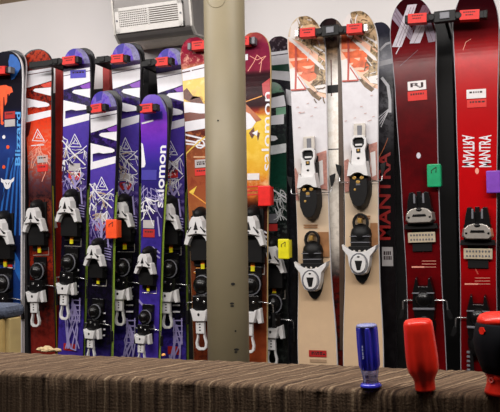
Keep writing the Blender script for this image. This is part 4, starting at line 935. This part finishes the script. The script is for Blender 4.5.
rib = nt.nodes.new('ShaderNodeTexWave'); rib.wave_type = 'BANDS'; rib.bands_direction = 'Z'; rib.inputs['Scale'].default_value = 62; rib.inputs['Distortion'].default_value = 1.5; L_.new(mp.outputs['Vector'], rib.inputs['Vector'])
h = mth('ADD', mth('MULTIPLY', n1.outputs['Fac'], 1.0), mth('MULTIPLY', n2.outputs['Fac'], 0.24))
rp = nt.nodes.new('ShaderNodeValToRGB'); L_.new(h, rp.inputs['Fac'])
e = rp.color_ramp.elements; e[0].position = 0.48; e[0].color = lin((58, 46, 39)); e[1].position = 0.84; e[1].color = lin((166, 146, 120))
x_ = e.new(0.60); x_.color = lin((92, 75, 61)); x_ = e.new(0.70); x_.color = lin((112, 92, 74))
L_.new(rp.outputs['Color'], b.inputs['Base Color']); b.inputs['Roughness'].default_value = 0.95; b.inputs['Specular IOR Level'].default_value = 0.1
bp = nt.nodes.new('ShaderNodeBump'); bp.inputs['Strength'].default_value = 0.8; bp.inputs['Distance'].default_value = 0.004
L_.new(mth('ADD', h, mth('MULTIPLY', rib.outputs['Fac'], 0.02)), bp.inputs['Height']); L_.new(bp.outputs['Normal'], b.inputs['Normal'])
bm = bmesh.new(); nx = 240; x0, x1 = -0.9, 0.75
prof = [(0.0, 0.0), (0.0, 0.75)] + [(0.0, 0.75+(Zc-0.007-0.75)*i/14) for i in range(1, 15)] + [(0.007*(1-math.cos(a)), Zc-0.007+0.007*math.sin(a)) for a in (0.4, 0.8, 1.2)] + [(0.007+(dep-0.014)*i/12, Zc) for i in range(13)] + [(dep, Zc-0.007), (dep, 0.0)]
rows = []
for i in range(nx+1):
    x = x0+(x1-x0)*i/nx; row = []
    for j, (y, z) in enumerate(prof):
        jj = 0.0011 if 15 <= j <= len(prof)-3 else 0
        row.append(bm.verts.new((x, y+random.uniform(-jj, jj), z+random.uniform(-jj, jj)*0.8)))
    rows.append(row)
for A_, B_ in zip(rows, rows[1:]):
    for j in range(len(prof)):
        k2 = (j+1) % len(prof); f = bm.faces.new((A_[j], B_[j], B_[k2], A_[k2])); f.smooth = True
bm.faces.new(rows[0]); bm.faces.new(rows[-1])
ct = link('counter', bm, m); ct.location = org; ct.rotation_euler = (0, 0, ang)
tag(ct, 'narrow counter covered in ribbed brown carpet across the foreground', 'counter')

# crumpled scrap and a crumb on the counter
p = at_z(48, 349.5, Zc+0.004)
bm = bmesh.new()
for dx, dy, s in ((-0.013, 0, 0.006), (-0.005, 0.004, 0.0075), (0.004, 0.001, 0.006), (0.012, 0.005, 0.005), (-0.002, -0.006, 0.005), (0.018, 0.003, 0.004)):
    ret = bmesh.ops.create_icosphere(bm, subdivisions=2, radius=s, matrix=Matrix.Translation((dx, dy, s*0.5)) @ Matrix.Diagonal((1.3, 1, 0.55, 1)))
    for v in ret['verts']: v.co += V((random.uniform(-1, 1), random.uniform(-1, 1), random.uniform(-1, 1)))*0.0012
for v in bm.verts: v.co.z = max(v.co.z, 0)
o = link('paper_scrap', bm, mat('cream_scrap', (176, 154, 116), 0.9, var=0.2, scale=200)); o.location = (p.x, p.y, Zc+0.0005)
tag(o, 'small crumpled cream scrap at the back edge of the carpeted counter', 'scrap')
p = at_z(163.5, 354.5, Zc+0.002); bm = bmesh.new(); ret = bmesh.ops.create_icosphere(bm, subdivisions=2, radius=0.0035)
for v in bm.verts: v.co.z = max(v.co.z*0.8, -0.001); v.co += V((random.uniform(-1, 1), random.uniform(-1, 1), 0))*0.0008
o = link('crumb', bm, mat('orange_crumb', (206, 140, 70), 0.8)); o.location = (p.x, p.y, Zc+0.001)
tag(o, 'tiny orange crumb on the counter left of the column', 'crumb')

# screwdrivers standing along the front edge, handles up
def screwdriver(px, py, tilt, desc):
    p = at_z(px, py, Zc+0.001); r = empty('screwdriver', (p.x, p.y, Zc+0.0022)); tag(r, desc, 'screwdriver', 'screwdrivers stuck in the counter')
    d = (p-CAM).length*1.0; mpp = (p-CAM).dot(Fw)/F_PX*0.965
    side = V((math.cos(yaw), math.sin(yaw), 0)); r.rotation_euler = Matrix.Rotation(math.radians(tilt), 3, V((-math.sin(yaw), math.cos(yaw), 0))).to_euler()
    return r, mpp
r, u = screwdriver(371, 387.2, -3.0, 'screwdriver with a clear blue fluted handle')
BLUEP = mat('clear_blue_plastic', (62, 66, 220), 0.08, var=0.05, trans=0.35, coat=0.5); CLEARP = mat('clear_pale_plastic', (170, 172, 222), 0.08, trans=0.75, var=0.05)
bm = bmesh.new(); lathe(bm, [(9.2*u, 17.5*u), (10.2*u, 19*u), (11.2*u, 22*u), (11.4*u, 40*u), (11.4*u, 55*u), (11.3*u, 60*u), (11.0*u, 61.5*u)], 48, flute=7, fd=0.32, fr=(19*u, 62*u))
link('handle', bm, BLUEP, r)
bm = bmesh.new(); lathe(bm, [(10.9*u, 61.4*u), (10.7*u, 63*u), (9.6*u, 64*u), (4*u, 64.3*u)], 40); link('cap', bm, mat('pale_blue_plastic', (150, 156, 206), 0.2, trans=0.2), r, label='pale rim')
bm = bmesh.new()
for k_ in (-0.16,): 
    for i, (z0, z1) in enumerate(((30, 31.6), (32.2, 33.4), (34.2, 37), (38, 40.5), (41.2, 43.5))):
        a0 = math.radians(250); 
        vs = [bm.verts.new((11.65*u*math.cos(a), 11.65*u*math.sin(a), z*u)) for a, z in ((a0-0.05, z0), (a0+0.05, z0), (a0+0.05, z1), (a0-0.05, z1))]
        vo = [bm.verts.new((v.co.x*0.97, v.co.y*0.97, v.co.z)) for v in vs]
        bm.faces.new(vs); bm.faces.new(vo)
        for q_ in range(4): bm.faces.new((vs[q_], vs[(q_+1) % 4], vo[(q_+1) % 4], vo[q_]))
link('handle_print', bm, mat('pale_blue_print', (190, 200, 240), 0.5), r, label='pale worn print')
bm = bmesh.new(); lathe(bm, [(8.4*u, 3.5*u), (7.6*u, 7*u), (8.4*u, 11*u), (9.4*u, 17.5*u)], 40, flute=8, fd=0.14, fr=(5*u, 16*u)); link('neck', bm, CLEARP, r, label='clear neck')
bm = bmesh.new(); lathe(bm, [(11.2*u, 0), (11.4*u, 1.2*u), (10*u, 3*u), (8.4*u, 4*u)], 40); link('collar', bm, BLUEP, r)
r, u = screwdriver(425.5, 390.6, -5.2, 'screwdriver with a plain opaque red handle')
REDP = mat('red_handle_plastic', (232, 40, 22), 0.32, var=0.05, scale=30)
bm = bmesh.new(); lathe(bm, [(10.6*u, 0), (10.4*u, 1.5*u), (10.6*u, 9*u), (12*u, 13*u), (15.5*u, 19*u), (16.6*u, 24*u), (16.8*u, 34*u), (16.2*u, 48*u), (15.6*u, 60*u), (15.1*u, 68*u), (14.2*u, 70.5*u), (12.4*u, 72.3*u), (6*u, 73.2*u)], 56, flute=6, fd=0.05, fr=(8*u, 66*u))
link('handle', bm, REDP, r)
r, u = screwdriver(505, 394.3, 0, 'screwdriver with a bulbous black grip and red cap at the right edge')
bm = bmesh.new(); lathe(bm, [(22*u, 22*u), (26*u, 32*u), (29.6*u, 44*u), (31*u, 54*u), (30*u, 64*u), (27.4*u, 71*u), (26.6*u, 73*u)], 56, flute=6, fd=0.04, fr=(20*u, 66*u)); link('grip', bm, mat('black_rubber_grip', (13, 14, 20), 0.8, var=0.1, scale=80, spec=0.15), r, label='black rubber grip')
bm = bmesh.new(); lathe(bm, [(26.4*u, 72.5*u), (25.4*u, 77*u), (23*u, 80.6*u), (18*u, 82.6*u), (8*u, 83.4*u)], 56); link('cap', bm, REDP, r, label='red cap')
bm = bmesh.new(); lathe(bm, [(20.5*u, 0), (20*u, 3*u), (18*u, 9*u), (17.6*u, 16*u), (21*u, 22.5*u)], 48); link('neck', bm, REDP, r, label='red neck')
def on_lathe(ang_, z, rad, rr, n, m_, name, lab, ring=0):
    bm = bmesh.new(); out = []
    for k_ in range(n):
        a = 2*math.pi*k_/n; out.append((ang_+rr*math.cos(a)/rad, z+rr*math.sin(a)))
    vs = [bm.verts.new(((rad+o_)*math.cos(a), (rad+o_)*math.sin(a), zz)) for o_ in (-0.001, 0.0006) for a, zz in out]
    if ring:
        vi = [bm.verts.new(((rad+o_)*math.cos(ang_+(a-ang_)*ring), (rad+o_)*math.sin(ang_+(a-ang_)*ring), z+(zz-z)*ring)) for o_ in (-0.001, 0.0006) for a, zz in out]
        for k_ in range(n):
            j = (k_+1) % n
            bm.faces.new((vs[n+k_], vs[n+j], vi[n+j], vi[n+k_])); bm.faces.new((vs[k_], vs[j], vs[n+j], vs[n+k_])); bm.faces.new((vi[k_], vi[j], vi[n+j], vi[n+k_]))
    else:
        bm.faces.new(vs[n:])
        for k_ in range(n): j = (k_+1) % n; bm.faces.new((vs[k_], vs[j], vs[n+j], vs[n+k_]))
    link(name, bm, m_, r, label=lab)
on_lathe(math.radians(226), 66.5*u, 29.6*u, 4*u, 6, REDP, 'emblem', 'small red hexagon')
on_lathe(math.radians(226), 15.5*u, 18.6*u, 3*u, 16, mat('pale_red_print', (240, 120, 110), 0.5), 'emblem', 'pale ring mark', 0.6)

# wooden stand with a padded top behind the counter at the left
Yp = 1.25
b_ = at(2.5, 330, Yp-0.02); zt = at(8, 318, Yp).z; zp = at(8, 304.5, Yp).z
xr = b_.x; wd = 0.30
st = empty('work_stand', (xr-wd/2, Yp+0.01, 0)); tag(st, 'wooden stand with a blue-grey carpeted top behind the counter at left', 'stand')
PLY = mat('plywood', (168, 142, 88), 0.6, var=0.18, scale=22)
bm = bmesh.new(); box(bm, -wd/2, wd/2, -0.03, -0.02, 0, zt); link('front_panel', bm, PLY, st, bevel=0.002)
bm = bmesh.new(); box(bm, -wd/2, wd/2, 0.02, 0.03, 0, zt); link('rear_panel', bm, PLY, st, bevel=0.002)
for sg in (-1, 1):
    bm = bmesh.new(); box(bm, sg*wd/2-0.01, sg*wd/2+0.01, -0.019, 0.019, 0, zt); link('side_panel', bm, mat('pale_plywood', (186, 164, 112), 0.6, var=0.12, scale=22), st, bevel=0.002)
bm = bmesh.new(); box(bm, -wd/2-0.01, wd/2+0.01, -0.036, 0.036, zt, zp); link('padded_top', bm, mat('blue_grey_carpet', (74, 82, 100), 0.95, var=0.35, scale=180, bump=0.6), st, bevel=0.012)

# ------------------------------------------------------------------ light
def area(name, loc, sx, sy, power, col, rot=(0, 0, 0)):
    l = bpy.data.lights.new(name, 'AREA'); l.shape = 'RECTANGLE'; l.size = sx; l.size_y = sy; l.energy = power; l.color = col
    o = bpy.data.objects.new(name, l); COL.objects.link(o); o.location = loc; o.rotation_euler = rot
area('added_wash_light', (-0.9, 1.6, CEIL-0.03), 3.6, 0.12, 15, (1.0, 0.98, 0.97), (math.radians(30), 0, 0))  # added lamp without a fixture, lifts the wall and ski tops
area('ceiling_panel_light', (-0.8, 0.70, CEIL-0.03), 3.6, 0.26, 74, (1.0, 0.95, 0.90), (math.radians(32), 0, 0))
w = bpy.data.worlds.new('room_light'); scene.world = w; w.use_nodes = True
w.node_tree.nodes['Background'].inputs['Color'].default_value = (0.9, 0.85, 0.8, 1); w.node_tree.nodes['Background'].inputs['Strength'].default_value = 0.05
vs_ = scene.view_settings; vs_.view_transform = 'Standard'; vs_.look = 'None'; vs_.exposure = 0.0; vs_.gamma = 1.0; vs_.use_curve_mapping = False
